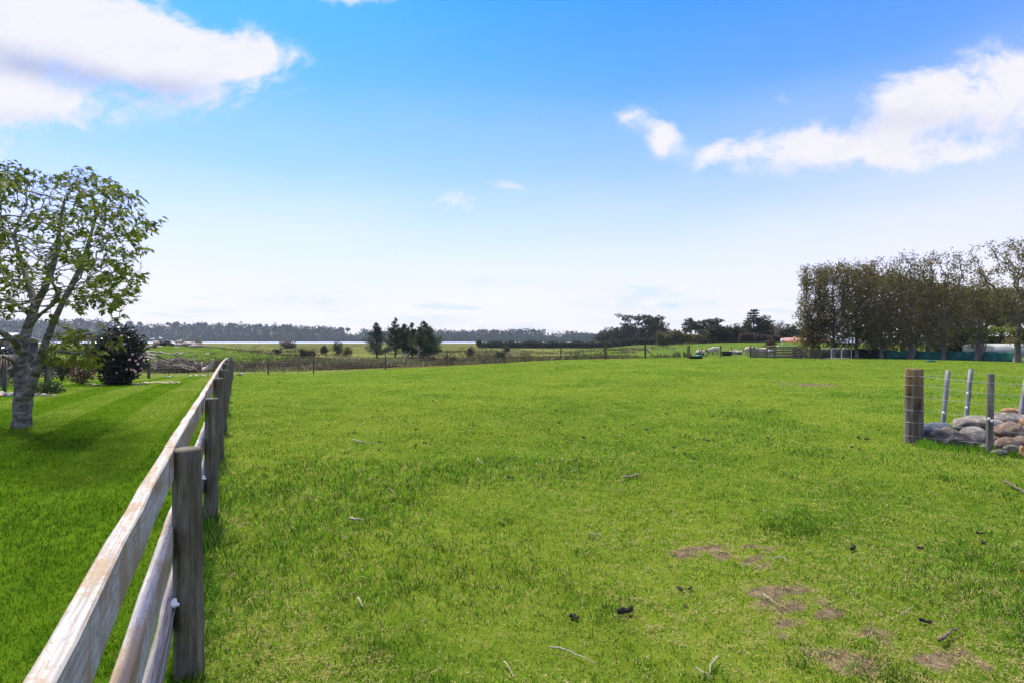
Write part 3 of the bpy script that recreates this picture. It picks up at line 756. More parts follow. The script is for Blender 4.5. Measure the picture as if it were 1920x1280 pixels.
pxrock(1872, 781, 14, 9, 9.3, 'rock_pale', 'small pinkish boulder peeping over the smooth flat grey one', 7)
pxrock(1891, 814, 30, 18, 8.55, 'rock_brown', 'large brown boulder with mossy stains right of the thin post', 8)
pxrock(1890, 833, 22, 13, 8.15, 'rock_brown', 'smooth egg-shaped brown boulder below the large mossy brown one', 9, cuts=3, amp=.05)
pxrock(1898, 843, 13, 9, 7.95, 'rock_dark', 'small grey boulder with pointed top at the front right of the pile', 10)
pxrock(1876, 846, 14, 6, 7.9, 'rock_dark', 'small flat brown boulder half buried beside the foot of the thin post', 11)
pxrock(1846, 838, 10, 5, 8.2, 'rock_grey', 'smallest grey boulder sunk in the grass at the left of the thin post', 12)
pxrock(1897, 770, 16, 6, 9.3, 'rock_orange', 'bright orange stone on the very top of the pile', 14)
pxrock(1912, 774, 13, 6, 9.25, 'rock_orange', 'dull orange stone touching the bright orange one on its right', 15)
pxrock(1920, 797, 10, 12, 8.8, 'rock_orange', 'tan orange boulder at the right edge above the small brown rocks', 16)
pxrock(1918, 832, 16, 12, 8.2, 'rock_brown', 'brown boulder cut by the right edge beside the egg-shaped one', 17)
pxrock(1920, 850, 10, 14, 7.85, 'rock_orange', 'cream and orange boulder low at the right edge of the pile', 18)
pxrock(1950, 810, 30, 26, 8.6, 'rock_grey', 'big grey boulder at the far right of the rock pile', 19)
pxrock(1862, 828, 14, 12, 8.5, 'rock_brown', 'reddish brown boulder hidden behind the thin post', 20)
b = B()
for q in range(260):
    p = gpt(1738 + rng.normal() * 16, 826 + rng.normal() * 5); b.cards([p], rand_dirs(1) + np.array([[0, 0, .35]]), rand_dirs(1), .06 + .06 * rng.random(), .006, .6 + .4 * rng.random())
fr_ = []
for q in range(150):
    a_ = rng.random(); fr_.append(gpt(1722 + 215 * a_, 836 + 18 * a_ + rng.normal() * 3.5))
fr_ = np.array(fr_); fb2 = B()
for q in range(len(fr_)):
    k = 16; pp_ = fr_[q] + rng.normal(size=(k, 3)) * [.05, .03, 0]
    fb2.cards(pp_, rng.normal(size=(k, 3)) * .45 + [0, 0, 1], rand_dirs(k), .06 + .09 * rng.random(k), .008, np.clip(.30 + .16 * rng.normal(size=k), 0, .72), .3)
tag(fb2.build('long_grass', MAT['grass']), 'longer grass growing along the foot of the boulders', 'grass', None, 'stuff')
tag(b.build('dry_grass', MAT['straw']), 'dry brown grass at the foot of the thick strainer post', 'grass', None, 'stuff')

# ------------------------------------------------------------------ the deciduous tree on the lawn
TR = np.random.default_rng(11)
tb = gpt(40, 800); TD = tb[1]
tree = thing('lawn_tree', 'spreading small deciduous tree with lichened forked trunk on the mown lawn', 'tree', tb)
def tp(px, py, dd=0.): return P(px, py, TD + dd)
sk = [(40, 806, 0, .165), (41, 797, 0, .16), (42, 775, 0, .15), (43, 752, 0, .16), (40, 725, 0, .12), (38, 695, .05, .11), (41, 665, .05, .10), (46, 640, .1, .092), (52, 615, .1, .085), (60, 592, .15, .08),
      (66, 572, .2, .075)]
sn = [tp(a, c, d) for a, c, d, r in sk]; sp_ = [-1] + list(range(len(sk) - 1)); sr = [r for *_, r in sk]
def stem(frm, pts):
    prev = frm
    for a, c, d, r in pts: sn.append(tp(a, c, d)); sp_.append(prev); sr.append(r); prev = len(sn) - 1
    return prev
stem(3, [(54, 738, -.1, .085), (62, 715, -.2, .078), (72, 680, -.3, .07), (84, 645, -.35, .06), (100, 605, -.4, .054), (116, 570, -.3, .048), (135, 535, -.2, .048), (152, 500, -.1, .04), (165, 460, 0, .032), (176, 420, .1, .025), (186, 385, .1, .018)])
stem(6, [(28, 640, -.3, .06), (10, 628, -.6, .055), (-15, 615, -.8, .045), (-50, 580, -.9, .035)])
stem(10, [(58, 545, .3, .06), (48, 515, .5, .05), (36, 480, .6, .042), (26, 440, .8, .032)])
stem(10, [(82, 545, .1, .062), (98, 505, -.1, .05), (108, 465, -.2, .04), (112, 420, -.4, .03), (120, 380, -.5, .02)])
stem(8, [(75, 590, -.6, .04), (95, 575, -1.0, .035), (112, 550, -1.2, .03)])
stem(14, [(95, 655, -.8, .035), (125, 660, -1.1, .028), (155, 662, -1.3, .02)])
stem(9, [(45, 580, .9, .05), (20, 560, 1.3, .04)])
stem(5, [(22, 675, -.4, .035), (5, 668, -.7, .025)])
att = []
def inside(px, py):
    top = np.interp(px, [-260, -120, 0, 60, 110, 160, 200, 240, 270, 300], [560, 380, 298, 305, 318, 300, 320, 345, 375, 400])
    bot = np.interp(px, [-260, -60, 0, 60, 110, 150, 185, 215, 250, 285, 300], [640, 640, 600, 560, 570, 588, 590, 578, 560, 470, 420])
    return (py > top + 6) & (py < bot)
while len(att) < 1900:
    px = -240 + 540 * TR.random(); py = 290 + 340 * TR.random(); d = (TR.random() - .5) * 5.2
    if not inside(px, py): continue
    cx = (px - 20) / 290.; cz = (py - 470) / 190.
    if cx * cx + (d / 2.7) ** 2 * .75 + cz * cz * .55 > 1.12: continue
    att.append(tp(px, py, d))
for k in range(300):     # the low right-hand boughs
    px = 85 + 150 * TR.random(); py = 612 + 75 * TR.random()
    if px > 190 and py > 655: continue
    att.append(tp(px, py, -1.4 + 1.3 * TR.random()))
nodes, par = colonize(sn, sp_, att, .11, 1.3, .15, 120, .22, .02, TR)
r, kids = radii_of(nodes, par, .0042, 2.35)
r[:len(sr)] = np.maximum(np.array(sr), .004)
r[len(sr):] = np.minimum(r[len(sr):], .035)
b = B(); limbs(b, nodes, par, r, kids, 0, 12, 4, .12)
b.blob(tp(46, 740, -.05), (.16, .14, .16), 8, 3, .15); b.tube([tp(30, 700, 0), tp(18, 690, -.1)], [.075, .06], 9)
for k in range(9):
    a = k * .7; b.tube([tb + np.array([math.cos(a) * .11, math.sin(a) * .11, .16]), tb + np.array([math.cos(a) * .155, math.sin(a) * .155, -.03])], [.04, .025], 6)
b.build('trunk', MAT['bark'], tree)
b = B()
tips = np.array([i for i in range(len(sr), len(nodes)) if r[i] < .0095])
d0 = np.array([nodes[i] - nodes[par[i]] for i in tips]); d0 /= np.linalg.norm(d0, axis=1)[:, None]
pick = TR.random(len(tips)) < .20 + .34 * (vnoise(nodes[tips][:, 0] * 1.0 + nodes[tips][:, 1], nodes[tips][:, 2] * 1.3, 2.2, 5) > .5)
for rep in range(7):
    keep = pick & (TR.random(len(tips)) < .78)
    k = keep.sum(); dd = d0[keep] * .8 + TR.normal(size=(k, 3)) * .75; dd[:, 2] = dd[:, 2] * .5 - .22
    up = np.tile([0, 0, 1.], (k, 1)) + TR.normal(size=(k, 3)) * .5
    pz_ = nodes[tips[keep]] + d0[keep] * .05
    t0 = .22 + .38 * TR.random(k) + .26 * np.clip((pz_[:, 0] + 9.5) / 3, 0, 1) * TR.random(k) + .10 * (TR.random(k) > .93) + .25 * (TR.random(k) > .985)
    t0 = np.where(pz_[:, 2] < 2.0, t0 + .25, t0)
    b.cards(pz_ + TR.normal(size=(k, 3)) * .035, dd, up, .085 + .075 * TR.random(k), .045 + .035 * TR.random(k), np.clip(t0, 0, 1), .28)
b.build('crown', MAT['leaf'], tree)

# ------------------------------------------------------------------ garden plants on the left
def gD(px, py, D):
    return np.array([at(px, D), D, float(gz(at(px, D), D))])
cb = gD(222, 722, 25.0); s = cb[1] / F
camel = thing('camellia_bush', 'large dark camellia bush dotted with pink flowers on the lawn', 'bush', cb)
b = B()
for k in range(7):
    a = k * .9; b.tube([cb + np.array([math.cos(a) * .12, math.sin(a) * .12, 0]), cb + np.array([math.cos(a) * .35, math.sin(a) * .35, .9]), cb + np.array([math.cos(a) * .7, math.sin(a) * .7, 1.7])], [.05, .035, .015], 6)
b.build('stem', MAT['twig'], camel)
b = B(); R = np.random.default_rng(5)
for zc, rad, n_ in ((.30, .45, 22), (.75, .74, 36), (1.25, 1.08, 52), (1.75, 1.14, 54), (2.25, .92, 40), (2.6, .50, 18)):
    for q in range(n_):
        a = R.random() * 6.28; rr = rad * R.random() ** .4 * .92
        clump(b, cb + np.array([math.cos(a) * rr, math.sin(a) * rr, zc * .86 + (R.random() - .5) * .45]), (.28, .28, .24), 50, .13, .075, (.05, .85), .4, 0, R)
b.build('foliage', MAT['camellia'], camel)
fl = [(213, 673), (243, 674), (255, 676), (262, 671), (270, 675), (271, 663), (276, 660), (280, 664), (238, 692), (246, 692), (251, 693), (254, 696), (219, 698), (265, 690), (268, 695), (228, 630), (266, 668), (259, 682), (233, 645), (206, 650), (273, 668), (249, 664)]
for i, (px, py) in enumerate(fl):
    D = 24.0 if px < 262 else 24.6
    c = P(px, py, D); R = np.random.default_rng(i); b = B(); k = 16
    dd = rand_dirs(k, R); dd[:, 1] = -abs(dd[:, 1]) * .8
    b.cards(np.tile(c, (k, 1)), dd, rand_dirs(k, R), .062, .055, .25 + .75 * R.random(k)); b.build('flower', MAT['pinkpetal'], camel)
def bush(name, label, cat, base, r, mat, nsub, k, L, W, lift=.8, group=None, stems=True, tint=(.05, .95), seed=1, sub=.42):
    R = np.random.default_rng(seed); base = np.array(base, float); t = thing(name, label, cat, base, group)
    if stems:
        b = B()
        for q in range(4):
            a = R.random() * 6.28; b.tube([base + [0, 0, -.05], base + [math.cos(a) * r[0] * .25, math.sin(a) * r[1] * .25, r[2] * .7], base + [math.cos(a) * r[0] * .5, math.sin(a) * r[1] * .5, r[2] * 1.2]], [.05 * r[2], .035 * r[2], .015 * r[2]], 5)
        b.build('stem', MAT['twig'], t)
    b = B(); crown(b, base + [0, 0, r[2] * lift], r, nsub, k, L, W, tint, R, sub); b.build('foliage', MAT[mat], t)
    return t
bush('russet_shrub', 'small russet-leaved shrub left of the camellia', 'shrub', gD(153, 719, 25.4), (.62, .5, .48), 'red', 26, 40, .10, .05, 1.0, seed=2)
bush('garden_shrub', 'dark round shrub behind the lawn tree beside the yellowish post', 'shrub', gD(116, 712, 31), (.75, .7, .75), 'dark', 24, 40, .13, .08, .95, seed=3)
bush('garden_shrub', 'low leafy green shrub in the rock-edged bed right of the trunk', 'shrub', gD(93, 735, 18.5), (.62, .5, .24), 'green', 20, 34, .10, .05, .9, seed=4)
bush('garden_shrub', 'dense black-green shrub below the white roof at the left edge', 'shrub', gD(6, 705, 24.5), (1.6, .9, 1.0), 'camellia', 40, 40, .12, .07, .95, seed=5)
bush('garden_shrub', 'very dark upright shrub between the trunk fork and the round shrub', 'shrub', gD(84, 712, 28), (.5, .5, .85), 'camellia', 16, 40, .12, .07, .95, seed=51)
wb_ = gD(8, 738, 18.2); weep = thing('weeping_shrub', 'grey weeping shrub with bare arching twigs behind the rocks', 'shrub', wb_)
b = B(); R = np.random.default_rng(6); b.tube([wb_, wb_ + [0, 0, 1.0]], [.06, .05], 6)
for q in range(230):
    a = R.random() * 6.28; rr = .25 + .55 * R.random(); h = 1.0 + .25 * R.random(); e = .15 + .5 * R.random()
    b.tube([wb_ + [0, 0, .95], wb_ + [math.cos(a) * rr * .5, math.sin(a) * rr * .5, h + .1], wb_ + [math.cos(a) * rr * .9, math.sin(a) * rr * .9, h - .25], wb_ + [math.cos(a) * rr, math.sin(a) * rr, e]], [.012, .009, .007, .004], 3, cap=False)
b.build('twigs', MAT['bark2'], weep)
lbl = ['white stone at the left edge of the garden bed', 'grey stone beside the white one in the garden bed', 'tan stone in front of the weeping shrub', 'pinkish grey stone just left of the trunk', 'flat grey stone under the weeping shrub',
       'grey stone right of the trunk below the low green shrub', 'long pale slanting stone right of the trunk', 'small dark stone at the right end of the bed edge', 'small pale stone on the right end of the bed edge', 'brownish stone at the far left of the bed edge', 'bright white angular stone left of the trunk']
for i, (px, py, rx, ry, kk) in enumerate([(2, 733, 8, 6, 'rock_white'), (14, 738, 7, 5, 'rock_grey'), (6, 742, 10, 4, 'rock_orange'), (24, 731, 6, 4, 'rock_pale'), (16, 730, 7, 4, 'rock_grey'), (68, 735, 6, 4, 'rock_grey'), (82, 738, 7, 4, 'rock_pale'), (92, 740, 5, 3, 'rock_dark'), (102, 739, 4, 2.4, 'rock_pale'), (-8, 738, 7, 5, 'rock_brown'), (21, 737, 6, 4.5, 'rock_white')]):
    D = 17.2; b = B(); g = G(px, D); c = np.array([g[0], D, g[2] + ry / F * D * .5]); b.blob((0, 0, 0), (rx / F * D, rx / F * D * .8, ry / F * D), 40 + i, 3, .12, 8, i)
    o = b.build('stone', MAT[kk]); o.location = c; tag(o, lbl[i], 'rock', 'stones edging the garden bed')
pp = gD(91, 712, 27.5); b = B(); b.post((0, 0, 0), 1.35, .10, 12); o = b.build('post', MAT['lichenpost']); o.location = pp; tag(o, 'short yellowish lichened post beside the round dark shrub', 'post')
# outbuilding with a white roof at the left edge
sb = gD(-60, 700, 42); shed = thing('shed', 'low shed with a white roof at the left edge behind the tree', 'shed', sb)
b = B(); b.box(sb + [0, 0, 1.2], (7.4, 4, 2.8)); b.build('wall', MAT['drift_dark'], shed)
b = B(); x0, y0, z0 = sb; b.add([(x0 - 4, y0 - 2.4, z0 + 2.58), (x0 + 4, y0 - 2.4, z0 + 2.58), (x0 + 4, y0, z0 + 3.2), (x0 - 4, y0, z0 + 3.2), (x0 + 4, y0 + 2.4, z0 + 2.58), (x0 - 4, y0 + 2.4, z0 + 2.58),
                                  (x0 - 4, y0 - 2.4, z0 + 2.66), (x0 + 4, y0 - 2.4, z0 + 2.66), (x0 + 4, y0, z0 + 3.3), (x0 - 4, y0, z0 + 3.3), (x0 + 4, y0 + 2.4, z0 + 2.66), (x0 - 4, y0 + 2.4, z0 + 2.66)],
                                 [[(6, 7, 8, 9), (9, 8, 10, 11), (3, 2, 1, 0), (5, 4, 2, 3), (0, 1, 7, 6), (4, 5, 11, 10), (1, 2, 8, 7), (2, 4, 10, 8), (3, 0, 6, 9), (5, 3, 9, 11)]]); b.build('roof', MAT['whiteroof'], shed, smooth=False)
b = B(); b.box((x0 + 1.9, y0 - 2.04, z0 + 1.4), (1.2, .06, .9)); b.build('window', MAT['glass'], shed)
rl = gD(10, 705, 22); lowrail = thing('garden_rail', 'pale garden rail on short posts behind the weeping shrub', 'rail', rl)
b = B(); b.beam((rl[0] - 1.2, 22, pz(667, 22)), (rl[0] + .55, 22, pz(667, 22)), .05, .09); b.build('rail', MAT['white'], lowrail)
for dx in (-1.1, -.3, .45):
    b = B(); b.post((rl[0] + dx, 22.06, rl[2]), pz(667, 22) - rl[2], .04, 8); b.build('post', MAT['greypost'], lowrail)
# fallen petals
pm = None
for i, (px, py) in enumerate([(237, 718), (243, 719), (256, 722), (270, 716), (276, 717), (282, 718), (287, 716), (301, 716), (305, 716), (318, 713), (334, 717), (258, 727), (168, 722), (178, 725), (190, 727), (292, 714), (324, 719), (310, 720)]):
    p = G(px, (EYE + .45) * F / (py - HZ)); p[2] += .03
    if pm is None:
        b = B(); R = np.random.default_rng(9); b.cards(R.normal(size=(14, 3)) * [.08, .08, .008], R.normal(size=(14, 3)) * [1, 1, .1], np.tile([0, 0, 1.], (14, 1)), .09, .07, .8); pm = b.build('fallen_flower', MAT['pinkpetal'])
        tag(pm, 'pale fallen camellia flower lying on the lawn', 'flower', 'fallen flowers around the camellia'); pm.location = p
    else:
        o = pm.copy(); C.objects.link(o); o.location = p; o.rotation_euler = (0, 0, i)

# ------------------------------------------------------------------ driftwood on the grassy mound
def log(pts, r0, r1, label, mat='drift', group='bleached logs on the mound', name='log', n=8):
    p = np.array(pts, float); m = len(p); k = max(6, m * 3)
    tt = np.linspace(0, m - 1, k); q = np.stack([np.interp(tt, np.arange(m), p[:, j]) for j in range(3)], 1)
    q += rng.normal(size=q.shape) * r0 * .22
    b = B(); b.tube(q - p[0], np.linspace(r0, r1, k) * (1 + .15 * rng.normal(size=k)), n)
    o = b.build(name, MAT[mat]); o.location = p[0]; return tag(o, label, 'log', group)
def lp(px, py, D): return P(px, py, D)
log([lp(262, 655, 66), lp(278, 652, 66), lp(297, 643, 66)], .34, .24, 'thick pale log slanting up behind the camellia')
log([lp(292, 644, 70), lp(312, 643, 70), lp(326, 645, 70)], .36, .22, 'thick dark-sided log lying level under the gulls', 'drift_dark')
log([lp(322, 647, 71), lp(345, 645, 71), lp(372, 648, 71)], .26, .15, 'long grey log in the middle of the upper heap')
log([lp(338, 643, 72), lp(360, 645, 72), lp(378, 644, 72)], .20, .12, 'thin pale log lying on top of the upper heap')
log([lp(355, 650, 70), lp(375, 648, 70), lp(395, 651, 70)], .2, .08, 'tapering log at the right end of the upper heap')
log([lp(296, 650, 68), lp(318, 653, 68), lp(338, 651, 68)], .14, .06, 'thin branch lying in the grass under the upper heap')
log([lp(256, 663, 62), lp(276, 659, 62), lp(300, 660, 62), lp(320, 664, 62), lp(335, 661, 62), lp(348, 662, 62)], .14, .05, 'long bent bleached branch across the green mound')
log([lp(262, 660, 58), lp(282, 664, 58), lp(302, 670, 58)], .17, .10, 'straight bleached branch running down to the pile')
log([lp(274, 667, 56), lp(290, 673, 56)], .11, .07, 'short bleached branch above the left end of the pile')
log([lp(330, 641, 72), lp(341, 639, 72), lp(344, 634, 72)], .16, .07, 'upturned root end pointing at the sky on the upper heap')
R = np.random.default_rng(31)
br = None
pile0 = lp(335, 692, 45)
for i in range(120):
    px = 289 + 90 * R.random(); f = (px - 289) / 90
    hgt = 20 * (.55 + .45 * math.sin(math.pi * min(max(f * .9 + .1, 0), 1))) ; py = 691 - hgt * R.random() ** .8
    D = 44 + 3.2 * R.random() + (692 - py) * .05
    L = .5 + 1.3 * R.random(); a = R.normal() * .5; c = lp(px, py, D); dv = np.array([math.cos(a), R.normal() * .5, math.sin(a) * .55]); dv /= np.linalg.norm(dv)
    log([c - dv * L / 2, c + [0, 0, .06 * R.normal()], c + dv * L / 2], .028 + .055 * R.random() ** 2, .015, 'grey dead branch tangled in the driftwood pile behind the wire fence', ('drift', 'drift_dark', 'drift_dark')[i % 3], 'dead branches of the driftwood pile', 'branch', 5)
log([lp(381, 692, 44), lp(392, 690, 44), lp(398, 684, 44), lp(396, 675, 44)], .20, .14, 'thick curved pale log closing the right end of the driftwood pile', n=10)
log([lp(291, 691, 44), lp(290, 684, 44), lp(294, 676, 44)], .10, .07, 'white upright stub at the left end of the driftwood pile')
bush('round_bush', 'round olive bush on the crest behind the logs against the water', 'bush', (at(371, 84), 84, -.2), (.78, .7, 1.0), 'olive_hedge', 34, 40, .16, .1, .95, seed=7, sub=.5)

def remeshed(b, name, mat, parent=None, vox=.03, loc=None):
    o = b.build(name, mat, parent, True, loc); m = o.modifiers.new('skin', 'REMESH'); m.mode = 'VOXEL'; m.voxel_size = vox; m.use_smooth_shade = True
    return o
def bird(label, p, s=1., rz=0., cat='gull'):
    t = thing('gull', label, 'bird', p, 'white gulls resting on the farmland')
    p = np.array(p, float); b = B()
    b.blob(p + [0, 0, .20 * s], (.19 * s, .10 * s, .10 * s), 1, 2, .02); b.blob(p + [.15 * s, 0, .34 * s], (.065 * s, .055 * s, .055 * s), 1, 2, .02)
    b.tube([p + [.10 * s, 0, .24 * s], p + [.15 * s, 0, .34 * s]], [.07 * s, .05 * s], 8); b.tube([p + [-.1 * s, 0, .2 * s], p + [-.34 * s, 0, .2 * s]], [.07 * s, .03 * s], 8)
    remeshed(b, 'body', MAT['feather'], t, .02 * s)
    b = B(); b.tube([p + [.20 * s, 0, .34 * s], p + [.28 * s, 0, .325 * s]], [.018 * s, .006 * s], 6); b.build('beak', MAT['rock_orange'], t)
    for dy in (-.04, .04):
        b = B(); b.tube([p + [0, dy * s, 0], p + [.01 * s, dy * s, .14 * s]], .010 * s, 5); b.build('leg', MAT['rock_orange'], t)
    t.rotation_euler = (0, 0, rz)
bird('white gull standing on the left end of the thick dark log', lp(287, 639, 70), 1.1, .4); bird('white gull standing highest on the log heap', lp(301, 638, 70), 1.2, 2.8)
bird('small white gull at the middle of the upper log heap', lp(322, 642.5, 71), .85, .3); bird('white gull beside the upturned root', lp(339, 641, 72), .9, 2.5)
bird('white gull standing alone on the green slope of the mound', G(389, 64), .8, .2); bird('white gull under the bent branch on the mound', G(340.5, 62), .85, 1.2)
for i, (px, D) in enumerate([(319, 37.2), (357, 37.6), (368, 37.8), (381, 37.6), (392, 38.0)]):
    bird(['white gull on the grass below the driftwood pile, leftmost of five', 'white gull on the grass below the middle of the driftwood pile', 'third white gull from the left on the grass below the pile', 'fourth white gull from the left on the grass below the pile', 'white gull on the grass nearest the timber fence'][i], G(px, D), .5, i * 1.3)
mp = G(452, 37.0); t = thing('magpie', 'small black and white bird standing near the end of the timber fence', 'bird', mp)
b = B(); b.blob(mp + [0, 0, .16], (.13, .07, .08), 1, 2, .02); b.blob(mp + [.10, 0, .27], (.045, .04, .04), 1, 2, .02); b.tube([mp + [.07, 0, .19], mp + [.1, 0, .27]], .045, 6); remeshed(b, 'body', MAT['feather'], t, .015)
b = B(); b.tube([mp + [-.08, 0, .17], mp + [-.30, 0, .10]], [.05, .02], 6); b.blob(mp + [-.03, -.06, .17], (.10, .03, .05), 2, 2, .02); b.build('wing', MAT['black'], t)
for dy in (-.03, .03):
    b = B(); b.tube([mp + [0, dy, 0], mp + [0, dy, .12]], .008, 5); b.build('leg', MAT['black'], t)

# ------------------------------------------------------------------ marsh: rushes and tussocks (uncountable) and single shrubs
def upright(b, pts, h, w, k, tint, spread=.5, R=rng, lean=.5):
    """tufts of upright blades"""
    n = len(pts); p = np.repeat(pts, k, 0); hh = np.repeat(np.broadcast_to(h, n), k) * (.6 + .7 * R.random(n * k))
    off = R.normal(size=(n * k, 3)) * np.repeat(np.broadcast_to(spread, n), k)[:, None] * .5; off[:, 2] = 0
    d = off * lean / (np.repeat(np.broadcast_to(spread, n), k)[:, None] * .5 + 1e-6) + [0, 0, 1.2] + R.normal(size=(n * k, 3)) * .18
    t = np.clip(np.repeat(np.broadcast_to(tint, n), k) + R.normal(size=n * k) * .14, 0, 1)
    b.cards(p + off, d, rand_dirs(n * k, R), hh, np.broadcast_to(w, n * k), t, .12)
R = np.random.default_rng(41)
def scatter(n, pxlo, pxhi, Dlo, Dhi, cond=None, R=R):
    u = R.random(n); D = 1 / (1 / Dlo + (1 / Dhi - 1 / Dlo) * u)
    px = pxlo + (pxhi - pxlo) * R.random(n); x = at(px, D); k = np.ones(n, bool)
    if cond is not None: k = cond(x, D)
    x, D = x[k], D[k]; return np.stack([x, D, gz(x, D)], 1)
notmound = lambda x, y: (((x + 49) / 20.) ** 2 + ((y - 70) / 18.) ** 2 > 1) & (y > 43.5 + np.clip(x + 1, 0, 14) * .55)
pts = scatter(5200, -100, 1180, 45, 80, lambda x, y: notmound(x, y) & (vnoise(x, y, .16, 12) > .34) & (y > 46.0 + np.clip(x + 1, 0, 14) * .5))
b = B(); upright(b, pts, .28 + .30 * R.random(len(pts)), .05, 18, .10 + .65 * vnoise(pts[:, 0], pts[:, 1], .35, 13), .9, R, .9)
pts = scatter(1500, -60, 1000, 74, 140, lambda x, y: notmound(x, y) & (vnoise(x, y, .07, 14) > .55))
upright(b, pts, .55, .12, 14, .2 + .4 * R.random(len(pts)), 1.3, R, .9)
tag(b.build('brown_rushes', MAT['brown']), 'brown rushes and dead scrub filling the ditch beyond the paddock fence', 'rushes', None, 'stuff')
pts = scatter(2600, -100, 1300, 62, 320, lambda x, y: notmound(x, y) & (vnoise(x, y, .05, 15) > .40) & (x < 45))
b = B(); upright(b, pts, .40 + .30 * R.random(len(pts)), .14, 13, .15 + .7 * vnoise(pts[:, 0], pts[:, 1], .12, 16), 1.5, R)
pts = scatter(1000, 430, 1180, 44, 62, lambda x, y: notmound(x, y) & (vnoise(x, y, .3, 17) > .48)); upright(b, pts, .45, .05, 12, .35 + .5 * R.random(len(pts)), .6, R)
pts = np.stack([-49 + 20 * (2 * R.random(1500) - 1), 68 + 20 * (2 * R.random(1500) - 1)], 1); pts = pts[(vnoise(pts[:, 0], pts[:, 1], .22, 18) > .50) & (pts[:, 1] > 46)]; pts = np.concatenate([pts, gz(pts[:, 0], pts[:, 1])[:, None]], 1)
upright(b, pts, .12 + .16 * R.random(len(pts)), .07, 12, .05 + .5 * R.random(len(pts)), .8, R, 1.2)
tag(b.build('marsh_tussocks', MAT['marsh']), 'green and straw tussocks covering the marsh', 'marsh grass', None, 'stuff')
for i, (px, py, D, h, w, lab) in enumerate([(590, 682, 49, .9, .8, 'pale grass tussock near the second far fence post'), (645, 668, 74, 1.4, 2.2, 'broad toetoe clump with pale plumes left of the pines'), (668, 668, 76, 1.3, 1.8, 'toetoe clump with pale plumes right beside the broad one'), (752, 684, 51, 1.7, .7, 'tall pale tussock in front of the pines'),
                                         (500, 658, 110, 1.3, 2.0, 'pale tussock right of the green mound'), (585, 655, 130, 1.3, 2.0, 'pale tussock right of the first dark marsh shrub'), (1018, 668, 62, .8, .8, 'small straw tussock left of the braced post'), (1196, 654, 100, 1.5, 2.2, 'pale tussock in front of the hedge by the gateway'), (1178, 657, 95, 1.0, 2.6, 'low wide straw tussock left of the gateway'), (425, 684, 48, .9, .9, 'straw tussock right of the driftwood pile'), (470, 683, 49, 1.0, 1.6, 'broad straw tussock right of the timber fence end')]):
    g = G(px, D); R2 = np.random.default_rng(60 + i)
    b = B(); upright(b, np.array([g * 0.]), h * .5, .05 * D / 50, 120, .40, w, R2, 1.1); upright(b, np.array([[0, 0, .02]]), h * .62, .08 * D / 50, 46, .92, w * .8, R2, .8)
    o = b.build('tussock', MAT['marsh']); o.location = g; tag(o, lab, 'grass tussock', 'pale tussocks of the marsh')
for i, (px, D, rx, rz_, m, lab) in enumerate([(540, 190, 3.0, 1.0, 'dark', 'low dark marsh shrub nearest the water right of the mound'), (570, 92, .95, .95, 'dark', 'round dark marsh shrub right of the mound'), (585, 96, .8, .55, 'purple', 'low brownish shrub touching the round dark one'), (608, 105, .75, 1.15, 'dark', 'narrow dark marsh shrub between the round shrub and the tall one'),
                                           (633, 100, 1.0, 1.6, 'dark', 'tall ragged dark marsh shrub left of the pines'), (650, 101, 1.1, 1.0, 'olive', 'round olive marsh shrub beside the tall ragged one'), (518, 120, 1.2, .6, 'dark', 'small low dark shrub behind the slope of the mound'), (882, 95, 1.0, 1.0, 'purple', 'round brown marsh shrub right of the pines'), (938, 80, .9, .75, 'dark', 'dark marsh shrub behind the far fence post'),
                                           (950, 120, .75, 1.0, 'green', 'small round green tree behind the far fence'), (848, 53, .8, .55, 'dark', 'low dark shrub right of the pines near the fence'), (812, 53, .45, .55, 'dark', 'small upright dark shrub below the pines'), (850, 660, 8, 6, 'dark', ''), (480, 50, .9, .4, 'brown', 'low brown shrub beyond the end of the timber fence'), (545, 50, 1.2, .4, 'brown', 'low brown shrub left of the second far fence post'), (540, 240, 4, 1.6, 'red', 'russet shrub at the water edge right of the mound')]):
    if not lab: continue
    bush('marsh_shrub', lab, 'shrub', G(px, D), (rx, rx * .8, rz_), m, 22, 26, .0022 * D + .04, .0016 * D + .03, .8, seed=70 + i)

# ------------------------------------------------------------------ young pines beyond the fence
def pine(label, px, D, h, w, seed, mat='pine', open_=.0, lean=0.):
    R = np.random.default_rng(seed); g = G(px, D); t = thing('pine_tree', label, 'tree', g, 'young pines beyond the fence')
    b = B(); b.tube([g + [0, 0, -.2], g + [lean * .4, 0, h * .5], g + [lean, 0, h]], [.16, .09, .02], 6); 
    z = h * (.10 + open_); 
    f = B()
    while z < h * .97:
        k = 4 + int(R.random() * 3); L = w * 1.45 * (1 - z / h) ** 1.1 * (.5 + .8 * R.random()) + .07
        for q in range(k):
            a = R.random() * 6.28; d = np.array([math.cos(a), math.sin(a), .35 + .5 * z / h]); o = g + [lean * (z / h), 0, z]
            e = o + d * L * (.7 + .5 * R.random()); b.tube([o, e], [.03, .008], 4, cap=False)
            n = int(14 + 72 * L); s = R.random(n) ** .7
            p = o + (e - o) * s[:, None] + R.normal(size=(n, 3)) * .07 * (1 + .9 * L)
            dd = d + R.normal(size=(n, 3)) * .8 + [0, 0, .3]
            f.cards(p, dd, rand_dirs(n, R), .20 + .16 * R.random(n), .10, np.clip(.25 + .3 * R.random() + .25 * R.random(n), 0, 1))
        z += .32 + .32 * R.random() * h / 6
    n = 14; f.cards(g + [lean, 0, h - .3] + R.normal(size=(n, 3)) * [.05, .05, .2], R.normal(size=(n, 3)) * .5 + [0, 0, 1], rand_dirs(n, R), .35, .1, .4)
    b.build('trunk', MAT['twig'], t); f.build('crown', MAT[mat], t)
pine('pale bluish young pine at the left of the pine group', 706, 88, 5.5, 1.7, 1, 'bluepine')
